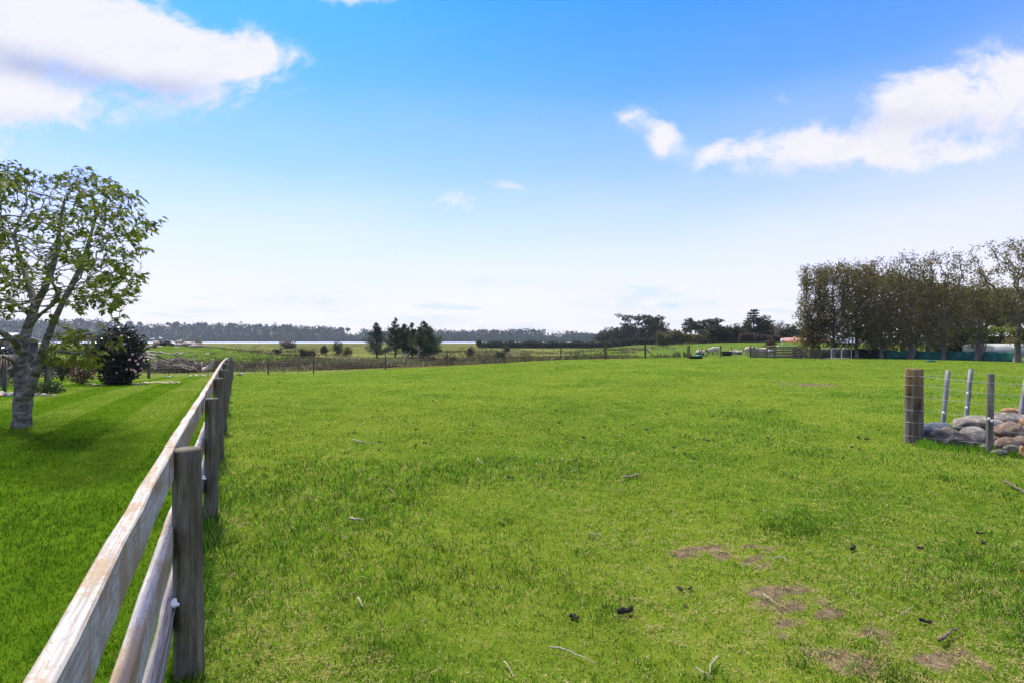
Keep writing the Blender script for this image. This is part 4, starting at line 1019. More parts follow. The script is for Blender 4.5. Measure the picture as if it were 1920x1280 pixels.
pine('tallest slender pine, second from the left of the group', 741, 90, 6.4, 1.6, 2, open_=.12)
pine('dense dark pine in the middle of the pine group', 758, 89, 5.3, 1.9, 3)
pine('open-topped pine just right of the dense middle one', 773, 91, 5.6, 1.3, 4)
pine('pine with a leaning right-hand leader', 786, 88, 5.9, 1.9, 5, lean=.8)
pine('rightmost dark pine with sweeping low boughs', 803, 89, 5.2, 2.2, 6)
pine('short dark pine in front of the leaning one', 792, 87, 3.9, 1.9, 7)
pine('slim pine spire behind the dense middle pine', 765, 93, 5.0, 1.2, 8, open_=.1)
def deadtree(label, px, D, h, seed, mat='drift'):
    R = np.random.default_rng(seed); g = G(px, D); b = B()
    b.tube([(0, 0, -.2), (.1, 0, h * .5), (.25, 0, h)], [.09, .06, .02], 6)
    for q in range(7):
        z = h * (.3 + .6 * R.random()); a = R.random() * 6.28; L = h * (.25 + .3 * R.random())
        b.tube([(.1, 0, z), (.1 + math.cos(a) * L * .6, math.sin(a) * L * .6, z + L * .3), (.1 + math.cos(a) * L, math.sin(a) * L, z + L * .7)], [.04, .025, .01], 5)
    o = b.build('dead_tree', MAT[mat]); o.location = g; tag(o, label, 'dead tree')
deadtree('bleached dead sapling standing in front of the pines', 783, 80, 2.1, 1); deadtree('pale leaning dead sapling beside the tall tussock', 757, 60, 1.7, 2)
deadtree('dead bush on the mud at the water edge right of the pines', 851, 400, 7, 3, 'drift_dark')

# clipped dark hedge across the marsh
def hedge(label, p0, p1, h, w, mat, n, L, W, z=None, cat='hedge', tint=(.05, .8), seed=1, name='hedge', lump=.15):
    R = np.random.default_rng(seed); p0 = np.array(p0, float); p1 = np.array(p1, float)
    f = R.random(n); x = p0[0] + (p1[0] - p0[0]) * f; y = p0[1] + (p1[1] - p0[1]) * f
    dx = p1 - p0; nn = np.array([-dx[1], dx[0]]) / np.linalg.norm(dx)
    face = R.integers(0, 3, n); o = np.where(face == 0, -w / 2, np.where(face == 1, (R.random(n) - .5) * w, w / 2)); hh = np.where(face == 1, h, h * R.random(n))
    lm = 1 + lump * (vnoise(f * np.linalg.norm(dx), f * 0, .4, seed) - .5) * 2
    b0 = gz(x, y) if z is None else np.full(n, z)
    p = np.stack([x + nn[0] * o, y + nn[1] * o, b0 + hh * lm], 1) + R.normal(size=(n, 3)) * .07 * h
    b = B(); b.cards(p, R.normal(size=(n, 3)), rand_dirs(n, R), L * (.6 + .8 * R.random(n)), W, tint[0] + (tint[1] - tint[0]) * R.random(n))
    core = B(); m = 24; P_ = [(p0[0] + dx[0] * i / m, p0[1] + dx[1] * i / m) for i in range(m + 1)]
    V = []
    for xx, yy in P_:
        bz = float(gz(xx, yy)) if z is None else z
        for s_, zz in ((-.38, -.3), (-.38, h * .86), (.38, h * .86), (.38, -.3)): V.append((xx + nn[0] * w * s_, yy + nn[1] * w * s_, bz + zz))
    core.add(V, [[(i * 4 + j, (i + 1) * 4 + j, (i + 1) * 4 + (j + 1) % 4, i * 4 + (j + 1) % 4) for i in range(m) for j in range(3)], [(0, 1, 2, 3), (m * 4 + 3, m * 4 + 2, m * 4 + 1, m * 4)]], .05)
    t = thing(name, label, cat, (p0[0], p0[1], b0[0])); core.build('stems', MAT['dark'], t); b.build('foliage', MAT[mat], t); return t
hedge('long clipped dark hedge crossing the marsh in front of the estuary', (at(898, 205), 205), (at(1245, 188), 188), 2.0, 2.4, 'dark', 9000, .55, .42, seed=2)
bush('hedge_bush', 'yellow-green bush at the left end of the long clipped hedge', 'bush', G(899, 200), (1.6, 1.2, 1.5), 'green', 20, 40, .5, .35, .9, seed=90)
# mangrove-like wood right of the estuary
def roundtree(label, px, D, h, w, mat, seed, trunk=.35, nsub=16, k=40, L=.7, name='tree', group=None, base=None, flatk=1., tint=(.05, .75), cat='tree', bare=0):
    R = np.random.default_rng(seed); g = G(px, D) if base is None else np.array(base, float); t = thing(name, label, cat, g, group)
    b = B(); b.tube([g + [0, 0, -.3], g + [.1 * h * (R.random() - .5), 0, h * .4], g + [.15 * h * (R.random() - .5), 0, h * .8]], [.035 * h, .022 * h, .01 * h], 6)
    for q in range(5):
        a = R.random() * 6.28; b.tube([g + [0, 0, h * trunk], g + [math.cos(a) * w * .3, math.sin(a) * w * .3, h * .6], g + [math.cos(a) * w * .55, math.sin(a) * w * .55, h * .85]], [.014 * h, .01 * h, .004 * h], 4, cap=False)
    b.build('trunk', MAT['twig'], t)
    b = B(); crown(b, g + [0, 0, h * (trunk + (1 - trunk) * .5)], (w / 2, w / 2 * .9, h * (1 - trunk) * .52 * flatk), nsub, k, L, L * .65, tint, R, .40); b.build('crown', MAT[mat], t)
    return t
for i, (px, D, h, w) in enumerate([(1127, 250, 6.5, 9), (1140, 245, 8.5, 8), (1152, 240, 9, 8), (1163, 242, 8, 8), (1172, 236, 10, 8), (1183, 238, 9.5, 8), (1195, 232, 8, 9), (1210, 230, 8.5, 9), (1226, 232, 9, 8), (1238, 228, 9, 9), (1247, 226, 7, 7), (1262, 235, 6, 8)]):
    roundtree(['first bushy tree at the water end of the dark wood', 'second bushy tree from the water end of the dark wood', 'third bushy tree from the water end of the dark wood', 'low bushy tree in the dark wood left of the umbrella crowns', 'tall bushy tree below the first umbrella crown', 'tall dark tree under the left umbrella tree', 'low bushy tree between the two umbrella trees', 'bushy tree below the gap in the umbrella crowns', 'bushy tree under the right umbrella tree', 'dark bushy tree at the right of the umbrella trees', 'small bushy tree closing the right end of the dark wood', 'lowest bushy tree in the gap right of the dark wood'][i], px, D, h, w, 'dark', 100 + i, .15, 18, 26, .9, 'bushy_tree', 'bushy trees beside the estuary')
def umbrella_tree(label, px, D, h, w, seed, mat='dark', base=None):
    """windswept tree with bare limbs carrying flat plates of foliage"""
    R = np.random.default_rng(seed); g = G(px, D) if base is None else np.array(base, float); t = thing('windswept_tree', label, 'tree', g)
    b = B(); f = B()
    for s in range(3):
        a0 = R.random() * 6.28; top = g + [math.cos(a0) * w * .25, math.sin(a0) * w * .2, h * (.75 + .2 * R.random())]
        midp = g + [math.cos(a0) * w * .06, 0, h * .4]; b.tube([g + [0, 0, -.3], midp, top], [.026 * h, .018 * h, .008 * h], 5)
        for q in range(6):
            z = .45 + .55 * (q / 5); o = midp + (top - midp) * min(1, (z - .4) / .55); a = R.random() * 6.28; L = w * (.2 + .28 * R.random())
            e = o + [math.cos(a) * L, math.sin(a) * L * .8, h * (.06 + .1 * R.random())]; b.tube([o, (o + e) / 2 + [0, 0, -.02 * h], e], [.01 * h, .007 * h, .003 * h], 4, cap=False)
            for r_ in range(3): clump(f, o + (e - o) * (.5 + .28 * r_), (w * .14, w * .13, h * .035), 26, .07 * h, .05 * h, (.05, .6), .2, .5, R)
    b.build('trunk', MAT['twig'], t); f.build('crown', MAT[mat], t)
umbrella_tree('left windswept tree with umbrella-like plates above the dark wood', 1194, 225, 12.0, 13, 1)
umbrella_tree('right windswept tree with umbrella-like plates above the dark wood', 1232, 222, 12.2, 12, 2)
umbrella_tree('windswept tree with arched crown behind the sheep', 1300, 185, 9.0, 9.5, 3); umbrella_tree('windswept open-crowned tree right of the arched one', 1321, 188, 9.0, 8, 4)
umbrella_tree('small lone windswept tree with a single flat tuft', 1340, 190, 8.0, 3.5, 5)
roundtree('small lone conical tree in the gap of the skyline', 1269, 240, 8.0, 5.5, 'dark', 130, .1, 16, 24, .8)
roundtree('low dark tree at the right foot of the arched tree', 1334, 180, 5.0, 5, 'dark', 131, .1, 14, 24, .7)
# dark shelterbelt and garden behind the sheep field
hedge('dark shelterbelt hedge behind the sheep field, left lower stretch', (at(1236, 150), 150), (at(1345, 140), 140), 2.9, 3, 'olive_hedge', 5200, .55, .42, seed=5, lump=.35)
hedge('tall dark shelterbelt behind the sheep field, right stretch', (at(1322, 165), 165), (at(1520, 150), 150), 4.1, 3.5, 'dark', 6500, .8, .6, seed=6, lump=.25)
hedge('lumpy dark green hedge between the sheep and the tall shelterbelt', (at(1333, 122), 122), (at(1398, 118), 118), 3.3, 3, 'dark', 4200, .5, .4, seed=7, lump=.3)
hedge('plum-coloured hedge curving along the green bank', (at(1388, 105), 105), (at(1412, 104), 104), 1.5, 2.0, 'purple', 2000, .3, .22, seed=8, lump=.1)
hedge('trimmed grey-brown hedge along the top of the green bank', (at(1408, 112), 112), (at(1458, 114), 114), 1.35, 1.6, 'purple', 2400, .3, .2, seed=9, lump=.05)
bush('brown_bush', 'round brown dry bush on the bank behind the sheep yards', 'bush', G(1446, 84), (.85, .7, .75), 'brown', 26, 40, .22, .1, .85, seed=95)
bush('pale_shrub', 'small pale grey-green shrub in front of the dark hedge', 'shrub', G(1318, 118), (1.2, 1, .9), 'bluepine', 16, 30, .3, .2, 2.6, seed=96)
for i, (px, D, w, h, lab) in enumerate([(1384, 150, 4, 4.5, 'brown bare-twigged shrub standing above the shelterbelt'), (1365, 152, 3, 3.6, 'thin brown shrub left of the brown bare-twigged one'), (1401, 150, 2.5, 5.6, 'dark upright shrub left of the tiered conifer')]):
    bush('tall_shrub', lab, 'shrub', G(px, D) + [0, 0, 2.5], (w / 2, w / 2, h / 2), ('brown', 'brown', 'dark')[i], 16, 24, .5, .3, .8, seed=97 + i)
# tiered conifer
def tiered(label, px, D, h, w, seed):
    R = np.random.default_rng(seed); g = G(px, D); t = thing('tiered_conifer', label, 'tree', g); b = B(); f = B()
    b.tube([g, g + [0, 0, h]], [.22, .04], 6); z = h * .2
    while z < h * .98:
        L = w / 2 * (1 - z / h) ** .8 + .25
        for q in range(6):
            a = R.random() * 6.28; e = g + [math.cos(a) * L, math.sin(a) * L, z + .12 * L]; o = g + [0, 0, z]; b.tube([o, e], [.06, .02], 4, cap=False)
            n = 30; s = R.random(n) ** .6; p = o + (e - o) * s[:, None] + R.normal(size=(n, 3)) * [.3, .3, .10]
            f.cards(p, R.normal(size=(n, 3)) * [1, 1, .3] + (e - o) / L, np.tile([0, 0, 1.], (n, 1)) + R.normal(size=(n, 3)) * .5, .6, .3, .1 + .5 * R.random(n))
        z += h * .075
    b.build('trunk', MAT['twig'], t); f.build('crown', MAT['dark'], t)
tiered('tiered dark conifer rising above the shelterbelt', 1413, 148, 9.8, 7.5, 1)
umbrella_tree('open flat-topped tree right of the tiered conifer', 1428, 150, 7.8, 8, 9)
def baretree(label, base, h, w, seed, mat='bark2', name='bare_tree'):
    R = np.random.default_rng(seed); g = np.array(base, float); b = B()
    def br(o, d, L, r, k):
        e = o + d * L; b.tube([o, (o + e) / 2 + R.normal(size=3) * L * .04, e], [r, r * .8, r * .6], 5 if k > 2 else 3, cap=False)
        if k == 0: return
        for q in range(3 if k < 4 else 5):
            dd = d + R.normal(size=3) * .42 + [0, 0, .12]; dd /= np.linalg.norm(dd); br(e, dd, L * (.62 + .2 * R.random()), r * .58, k - 1)
    br(np.zeros(3), np.array([0, 0, 1.]), h * .24, h * .022, 5); o = b.build(name, MAT[mat]); o.location = g; return tag(o, label, 'tree')
baretree('leafless fan-shaped grey tree right of the tiered conifer', G(1455, 140), 8.0, 8, 4)
roundtree('dark round tree peeping over the left of the tall shelterbelt row', 1487, 145, 6.4, 5, 'dark', 133, .2, 14, 26, .6)
# house with an orange roof
hp = G(1500, 128); hp[2] = -.65; house = thing('house', 'brick house with a low terracotta roof behind the green bank', 'house', hp)
x0, y0, z0 = hp
b = B(); b.box((x0, y0, z0 + 1.0), (12, 7, 2.2)); b.build('wall', MAT['brick'], house)
b = B(); V = [(x0 - 6.6, y0 - 4.1, z0 + 2.1), (x0 + 6.6, y0 - 4.1, z0 + 2.1), (x0 + 6.6, y0 + 4.1, z0 + 2.1), (x0 - 6.6, y0 + 4.1, z0 + 2.1), (x0 - 3.2, y0, z0 + 2.85), (x0 + 3.2, y0, z0 + 2.85)]
b.add(V, [[(0, 1, 5, 4), (2, 3, 4, 5), (3, 2, 1, 0)], [(1, 2, 5), (3, 0, 4)]]); rf = b.build('roof', MAT['roof'], house, smooth=False)
b = B(); b.box((x0 - 1, y0 + .3, z0 + 2.8), (.5, .5, .7)); b.build('chimney', MAT['brick'], rf)
for dx in (-4, -1.2, 2.4):
    w_ = B(); w_.box((x0 + dx, y0 - 3.52, z0 + 1.2), (1.5, .06, 1.0)); fr = w_.build('window', MAT['white'], house)
    w_ = B(); w_.box((x0 + dx, y0 - 3.56, z0 + 1.2), (1.32, .04, .84)); w_.build('pane', MAT['glass'], fr)
# pale rail fence on the bank
rfp = G(1455, 76); rf2 = thing('rail_fence', 'pale pipe rail fence on the bank behind the sheep yards', 'fence', rfp)
xs_ = [at(p, 76) for p in (1455, 1468, 1479, 1490, 1501, 1514)]
for k, x in enumerate(xs_):
    b = B(); b.post((x, 76, float(gz(x, 76))), 1.05, .05, 8); b.build('post', MAT['darkpost'], rf2)
for h in (.55, .95):
    b = B(); b.tube([(x, 75.93, float(gz(x, 76)) + h) for x in xs_], .035, 5); b.build('rail', MAT['galv'], rf2)
b = B(); sgx = G(1467, 80); b.tube([(0, 0, 0), (0, 0, 1.3)], .03, 6); b.box((0, -.04, 1.35), (.45, .05, .35)); o = b.build('marker_board', MAT['white']); o.location = sgx; tag(o, 'small blank white board on a stake behind the pipe rails', 'board')

# ------------------------------------------------------------------ sheep
def mat_sheep(nm, dark, x0=.46):
    m, t, bs, out = newmat(nm); co = t.n('ShaderNodeTexCoord').outputs['Object']; sp = t.n('ShaderNodeSeparateXYZ'); t.put(sp.inputs[0], co)
    n = t.noise(co, 18, 5, .6); c = t.ramp(n, [(.3, (.40, .36, .27)), (.7, (.58, .54, .44))])
    f = t.rng(sp.outputs[0], x0, x0 + .06); l = t.rng(sp.outputs[2], .30, .22)
    c = t.mix(t.m('MAXIMUM', f, l), c, dark); t.put(bs.inputs['Base Color'], c); bs.inputs['Roughness'].default_value = .95; bump(t, bs, n, .8, .04); return m
MS = mat_sheep('black_faced_fleece', (.020, .016, .013)); MW = mat_sheep('cream_fleece', (.42, .38, .30))
def sheep(label, p, face, pose='stand', mat=MS, s=1.0):
    b = B(); lz = .36 if pose != 'lie' else .06
    b.blob((0, 0, lz + .26), (.47, .23, .27), 3, 3, .06, fr=3); b.blob((-.20, 0, lz + .27), (.28, .24, .27), 4, 3, .05); b.blob((.24, 0, lz + .27), (.25, .21, .25), 5, 3, .05)
    if pose == 'graze': hx = np.array([.66, 0, .16]); nk = [(.36, 0, lz + .26), (.52, 0, lz + .02), (.62, 0, .24)]
    else: hx = np.array([.60, 0, lz + .50]); nk = [(.34, 0, lz + .30), (.46, 0, lz + .42), (.55, 0, lz + .50)]
    b.tube(nk, [.15, .11, .085], 10); dn = np.array([.16, 0, -.09]) if pose != 'graze' else np.array([.07, 0, -.10])
    b.tube([hx - dn * .4, hx + dn * .4, hx + dn], [.085, .075, .045], 10)
    for dy in (-.1, .1): b.blob(hx + [-.02, dy, .04], (.03, .06, .022), 3, 2, 0)
    if pose == 'lie':
        for dx, dy in ((.28, .14), (.28, -.14), (-.25, .2), (-.25, -.2)): b.tube([(dx, dy, .10), (dx + .16, dy, .05)], [.05, .035], 8)
    else:
        for dx, dy, kx in ((.27, .11, -.01), (.30, -.11, .02), (-.30, .12, .05), (-.26, -.12, .05)):
            b.tube([(dx, dy, lz + .14), (dx + kx, dy, .20), (dx - .01, dy, .10), (dx, dy, 0)], [.085, .045, .034, .038], 8)
    b.tube([(-.44, 0, lz + .34), (-.52, 0, lz + .26), (-.53, 0, lz + .12)], [.06, .05, .03], 8)
    o = remeshed(b, 'sheep', mat, None, .022); o.location = p; o.rotation_euler = (0, 0, face); o.scale = (s,) * 3
    return tag(o, label, 'sheep', 'sheep in the far field')
sheep('sheep with pinkish raddle-marked rump lying behind the trough', G(1313, 67.5), .25, 'lie', MS, 1.25)
sheep('long pale black-faced sheep standing between the troughs', G(1341, 70), .15, 'stand', MS, 1.15)
sheep('black-faced sheep grazing with head low to the left of the long pale one', G(1334, 72), 3.3, 'graze', MS, .95)
sheep('cream sheep lying down just right of the dark trough', G(1374, 71), .3, 'lie', MW, 1.0)
sheep('black-faced lamb lying right of the cream sheep', G(1386, 71), .2, 'lie', MS, .95)
sheep('white sheep standing at the left end of the wooden yards', G(1404, 66.5), .35, 'stand', MS, 1.2)
sheep('black-headed sheep looking through the yard rails', G(1413, 68), .2, 'stand', MS, 1.0)
sheep('pale sheep standing inside the yards behind the rails', G(1432, 56), 2.6, 'stand', MW, 1.1)
sheep('pale sheep seen between the posts in the middle of the yards', G(1446, 55), .5, 'graze', MW, 1.0)
# troughs
def trough(label, p, w, d, h, lid=None, handle=True):
    t = thing('water_trough', label, 'trough', p); p = np.array(p); b = B(); k = 20
    V = []; prof = [(1.0, 0), (1.08, .9), (1.12, 1.0), (1.02, 1.0), (.94, .25)]
    for s, z in prof:
        for j in range(k):
            a = 2 * math.pi * j / k; c, si = math.cos(a), math.sin(a); e = .35
            V.append(p + [w / 2 * s * np.sign(c) * abs(c) ** e, d / 2 * s * np.sign(si) * abs(si) ** e, h * z])
    m = len(prof); b.add(V, [[(i * k + j, i * k + (j + 1) % k, (i + 1) * k + (j + 1) % k, (i + 1) * k + j) for i in range(m - 1) for j in range(k)], [tuple((m - 1) * k + j for j in range(k))], [tuple(range(k))[::-1]]])
    b.build('tub', MAT['black'], t)
    if lid: b = B(); b.box(p + [w * .22, 0, h * 1.06], (w * .52, d * 1.02, h * .16)); b.blob(p + [w * .22, 0, h * 1.12], (w * .25, d * .4, h * .35), 2, 2, .02); b.build('float_cover', MAT['teal'], t)
    return t
trough('black water trough with a teal float cover between two posts', gpt(1304, 672), 1.1, .7, .24, True)
trough('dark water trough in the sheep field behind the fence', G(1362, 66), 1.0, .6, .55)
for px, lab in ((1293, 'grey post at the left end of the teal-covered trough'), (1315, 'short dark post at the right end of the teal-covered trough')):
    g = gpt(px, 671.5); b = B(); b.post((0, 0, 0), 1.15 if px < 1300 else .75, .05, 10); o = b.build('post', MAT['darkpost']); o.location = g + np.array([0, .45, 0]); tag(o, lab, 'post', 'posts beside the trough')
# wooden sheep yards
yp = gpt(1407, 669.5); yard = thing('sheep_yards', 'weathered wooden sheep yards of posts and close rails', 'sheep pen', yp)
D0 = yp[1]
def ypost(px, D, h=1.12, m='railgrey', r=.075):
    g = G(px, D); b = B(); b.post(g, h, r, 10); b.build('post', MAT[m], yard); return g
def yrails(pa, Da, pb, Db, n=4, h=1.0, m='railgrey'):
    a = G(pa, Da); c = G(pb, Db)
    for k in range(n):
        z = .16 + (h - .16) * k / max(n - 1, 1) - .02; b = B(); b.beam(a + [0, -.085, z], c + [0, -.085, z + (rng.random() - .5) * .05], .035, .13, seg=3, wob=.015); b.build('rail', MAT[m], yard)
    
Dy = 50.0
for px, D, h, m in [(1407, 51, 1.15, 'darkpost'), (1438, 50.4, 1.0, 'railgrey'), (1452, 50, 1.05, 'railgrey'), (1487, 49.6, 1.05, 'railgrey'), (1501, 49.7, .9, 'darkpost'), (1510, 49.6, .95, 'railgrey'), (1519, 49.4, .95, 'darkpost'), (1539, 49.2, .9, 'darkpost'), (1407, 57, 1.1, 'darkpost'), (1452, 56.5, 1.1, 'darkpost'), (1487, 56, 1.1, 'darkpost'), (1512, 55.8, 1.0, 'darkpost'), (1528, 49.3, .9, 'darkpost')]:
    ypost(px, D, h, m)
yrails(1407, 51, 1438, 50.4, 4, .85); yrails(1438, 50.4, 1452, 50, 4, .9); yrails(1452, 50, 1487, 49.6, 4, .95); yrails(1487, 49.6, 1501, 49.7, 4, .85); yrails(1501, 49.7, 1519, 49.4, 4, .85); yrails(1519, 49.4, 1539, 49.2, 5, .85, 'darkpost')
yrails(1407, 57, 1452, 56.5, 4, .95); yrails(1452, 56.5, 1512, 55.8, 4, .95); yrails(1407, 51, 1407, 57, 4, .9); yrails(1487, 49.6, 1487, 56, 4, .9); yrails(1539, 49.2, 1534, 55.5, 5, .9, 'darkpost')
b = B(); b.beam(G(1428, 50.3) + [0, -.06, 1.06], G(1501, 49.6) + [0, -.06, 1.08], .16, .06); b.build('cap_rail', MAT['darkpost'], yard)
b = B(); b.beam(G(1439, 52.5) + [0, 0, 1.16], G(1452, 52.5) + [0, 0, 1.18], .5, .05); b.build('gangway_board', MAT['rock_orange'], yard)
# metal panels
gp = G(1540, 49.4); gate = thing('metal_gate', 'row of galvanised tube gate panels with mesh beside the yards', 'gate', gp)
for k in range(3):
    pa, pb = (1540.5 + 19 * k, 1558.5 + 19 * k); a = G(pa, 49.3); c = G(pb, 49.3); b = B(); h0, h1 = .06, .96
    b.tube([a + [0, 0, h0], a + [0, 0, h1 - .08], a + [.06, 0, h1], c + [-.06, 0, h1], c + [0, 0, h1 - .08], c + [0, 0, h0], a + [0, 0, h0]], .026, 6); fr = b.build('gate_frame', MAT['galv'], gate)
    b = B()
    for q in range(1, 10): x = a[0] + (c[0] - a[0]) * q / 10; b.tube([(x, 49.3, a[2] + h0), (x, 49.3, a[2] + h1)], .004, 3)
    for q in range(1, 8): z = a[2] + h0 + (h1 - h0) * q / 8; b.tube([(a[0], 49.3, z), (c[0], 49.3, z)], .004, 3)
    b.build('mesh_infill', MAT['wire'], fr)

# ------------------------------------------------------------------ shelterbelt trees on the right
TRK = [(1524, 670.5), (1562, 671), (1606, 671.2), (1652, 671.8), (1708, 672.8), (1769, 674.3), (1832, 676), (1908, 678.6), (1990, 682)]
row = [gpt(a, c) for a, c in TRK]
def net(label, pa, pb, h, mat, seed):
    R = np.random.default_rng(seed); a = np.array(pa, float); c = np.array(pb, float); n = 14; m = 5; V = []
    nn = np.array([-(c - a)[1], (c - a)[0], 0]); nn /= np.linalg.norm(nn) + 1e-9
    for i in range(n + 1):
        sag = .10 * math.sin(math.pi * i / n) + .03 * R.normal()
        for j in range(m + 1):
            q = a + (c - a) * i / n; z = float(gz(q[0], q[1])); V.append(q * [1, 1, 0] + [0, 0, z - .03 + (h - sag) * j / m] + nn * (.04 * math.sin(i * 1.7 + j) + .03 * R.normal()))
    V = np.array(V); b = B(); k = len(V)
    q = [(i * (m + 1) + j, (i + 1) * (m + 1) + j, (i + 1) * (m + 1) + j + 1, i * (m + 1) + j + 1) for i in range(n) for j in range(m)]
    b.add(V, [q]); o = b.build('shade_cloth', MAT[mat]); s_ = o.modifiers.new('thickness', 'SOLIDIFY'); s_.thickness = .008
    return tag(o, label, 'netting', 'shade cloth strung along the shelterbelt')
off = np.array([.55, .5, 0])
net('black shade cloth between the gate panels and the first green netting', row[2] + off, row[3] + off * .8, .98, 'net_black', 1)
net('green shade cloth between the first two bare trunks', row[3] + off * .5 + [.1, 0, 0], row[4] + off * .4, .88, 'net_green', 2)
net('green shade cloth in the middle of the row right of the forked trunk', row[4] + off * .5 + [.15, 0, 0], row[5] + off * .4, .84, 'net_green', 3)
net('brightest green shade cloth left of the leaning pale stems', row[5] + off * .5 + [.1, 0, 0], row[6] + off * .4, .84, 'net_green', 4)
net('green shade cloth at the right with dark patched top', row[6] + off * .5 + [.1, 0, 0], row[7] + off * .4, .86, 'net_green', 5)
gcl = gpt(1744, 678); b = B(); b.blob((0, 0, .05), (.36, .2, .10), 6, 3, .2); o = b.build('cloth_heap', MAT['net_green']); o.location = gcl; tag(o, 'small dark green heap of cloth on the grass in front of the netting', 'cloth')
b = B(); a = row[1] + [.6, .9, 0]; c = row[2] + [.5, .6, 0]
net('dark cloth behind the galvanised gate panels', row[0] + [.3, 1.2, 0], row[2] + off, .9, 'net_black', 6)
ctop = [8.85, 8.95, 9.0, 9.15, 9.3, 9.3, 9.2, 9.3, 9.3]
lab = ['first tall tree at the left end of the shelterbelt, leafy to the ground', 'second tall leafy tree from the left in the shelterbelt', 'third tree of the shelterbelt rising behind the black cloth', 'fourth shelterbelt tree with pale trunk where the green netting starts', 'shelterbelt tree with dark forked trunk and upright bushy top', 'open-topped shelterbelt tree with straight trunk in mid netting', 'shelterbelt tree with pale twin stems low down, ivy-dark crown', 'big bare-limbed shelterbelt tree with wide spreading top at the right', 'shelterbelt tree beyond the right edge']
dens = [1.5, 1.35, 1.05, .85, .75, .6, .55, .62, .6]
for i, g in enumerate(row):
    R = np.random.default_rng(200 + i); h = ctop[i]; t = thing('shelterbelt_tree', lab[i], 'tree', g, 'tall trees along the right shelterbelt')
    bare = i >= 5; w = (1.5, 1.6, 1.7, 1.8, 2.0, 2.2, 1.4, 3.6, 3.0)[i]
    zt = (.62, .62, .6, .62, .8, 1.1, 1.4, 2.9, 2.9)[i]; hh = h - (0, 0, 0, 0, 0, 0, 2.8, 0, 0)[i]
    n0 = [g + [0, 0, -.15], g, g + [0, 0, .5]]; zz = .5
    cx = 0.
    while zz < min(hh * .45, 3.6): zz += .5; cx += (R.random() - .5) * .12; n0.append(g + [cx, (R.random() - .5) * .1, zz])
    p0 = list(range(-1, len(n0) - 1)); m = len(n0)
    A = []
    while len(A) < (420 if not bare else 340):
        z = 1.2 + (hh - 1.2) * R.random() ** (.8 if bare else 1.); ww = w * (.55 + .45 * min(1, (z - .8) / (2.2 if not bare else 5))) if i != 7 else w * min(1, .25 + max(0, z - 3.2) / 5.)
        a = R.random() * 6.28; q = R.random() ** .5 * ww; A.append(g + [math.cos(a) * q, math.sin(a) * q * .8, min(z, hh - .25 * R.random())])
    nodes, par = colonize(n0, p0, A, .26, 2.6, .30, 90, .25, .10, R)
    r, kids = radii_of(nodes, par, .014, 2.2); r = np.minimum(r, .19); r[:4] = np.array([.27, .235, .20, .18]) * (1.1 if i in (4, 7) else .9); r[4:m] = np.maximum(r[4:m], .12)
    b = B(); limbs(b, nodes, par, r, kids, 0, 9, 4, .25)
    if i in (4, 6):      # extra stems at the foot
        for q in range(5): a = R.normal() * .5; b.tube([g + [.2 * a, -.1, 0], g + [.45 * a + .1, -.2, .9], g + [.9 * a, -.1, 2.2]], [.09, .06, .03], 6)
    b.build('trunk', MAT['bark2'], t)
    f = B(); tips = np.array([k for k in range(m, len(nodes)) if r[k] < .05]); q = nodes[tips]; kk = int(17 * dens[i]) + 4
    keep = R.random(len(q)) < (.62 if not bare else .55) * (1 - .45 * sm(.72, .95, (q[:, 2] - g[2]) / h) * (i > 1)); q = q[keep]
    pp = np.repeat(q, kk, 0); n = len(pp); sp_r = .15 if bare else .22
    tt = np.repeat(.15 + .45 * R.random(len(q)), kk) + .3 * R.random(n)
    f.cards(pp + R.normal(size=(n, 3)) * sp_r, R.normal(size=(n, 3)) + [0, 0, -.15], rand_dirs(n, R), .17 + .10 * R.random(n), .085, np.clip(tt, 0, 1))
    if not bare:         # skirts of foliage down to the ground
        for q_ in range(int(26 * dens[i])):
            a = R.random() * 6.28; rr = w * (.5 + .45 * R.random()); z = (1.0 if i >= 3 else .5) + 4.2 * R.random()
            clump(f, g + [math.cos(a) * rr, math.sin(a) * rr, z], (.55, .5, .5), 36, .22, .10, (.02, .55 + .3 * R.random()), .2, 0, R)
    f.build('crown', MAT['olive'], t)
# second, older clipped row receding behind
hl = ['clipped hedge tree behind the left end of the tall row', 'second clipped hedge tree receding behind the tall row', 'third clipped hedge tree receding behind the tall row', 'fourth clipped hedge tree behind the dark forked trunk', 'clipped hedge tree behind the open-topped tree', 'clipped hedge tree left of the lime-green gap', 'clipped hedge tree above the lime-green vines', 'clipped hedge tree behind the big bare-limbed tree', 'clipped hedge tree at the right edge, farthest of its row', 'farthest clipped hedge tree beyond the right edge']
for i in range(10):
    f_ = i / 9; D = 56 + 38 * f_; x = 37.0 + 54 * f_ + .6; R = np.random.default_rng(300 + i); g = np.array([x, D, float(gz(x, D))]); t = thing('hedge_tree', hl[i], 'tree', g, 'clipped hedge trees of the back row'); hh = 8.75
    b = B(); b.tube([g + [0, 0, -.2], g + [.1, 0, 3], g + [0, 0, 7.5]], [.3, .2, .08], 7)
    for q in range(8): a = R.random() * 6.28; b.tube([g + [.05, 0, 2 + 3 * R.random()], g + [math.cos(a) * 1.6, math.sin(a) * 1.2, 5 + 3 * R.random()]], [.09, .03], 5, cap=False)
    b.build('trunk', MAT['bark2'], t)
    f = B(); lo = 3.6 if i > 4 else 1.1
    for q in range(120):
        z = lo + (hh - lo) * R.random() ** .85; dx = (R.random() - .5) * 8.5; dy = (R.random() - .5) * 4.2 + dx * .7
        clump(f, g + [dx, dy, min(z, hh - .45)], (.85, .8, .55), 34, .30 + .002 * D, .16, (.02, .5 + .4 * R.random()), .2, 0, R)
    f.build('crown', MAT['olive_hedge'], t)
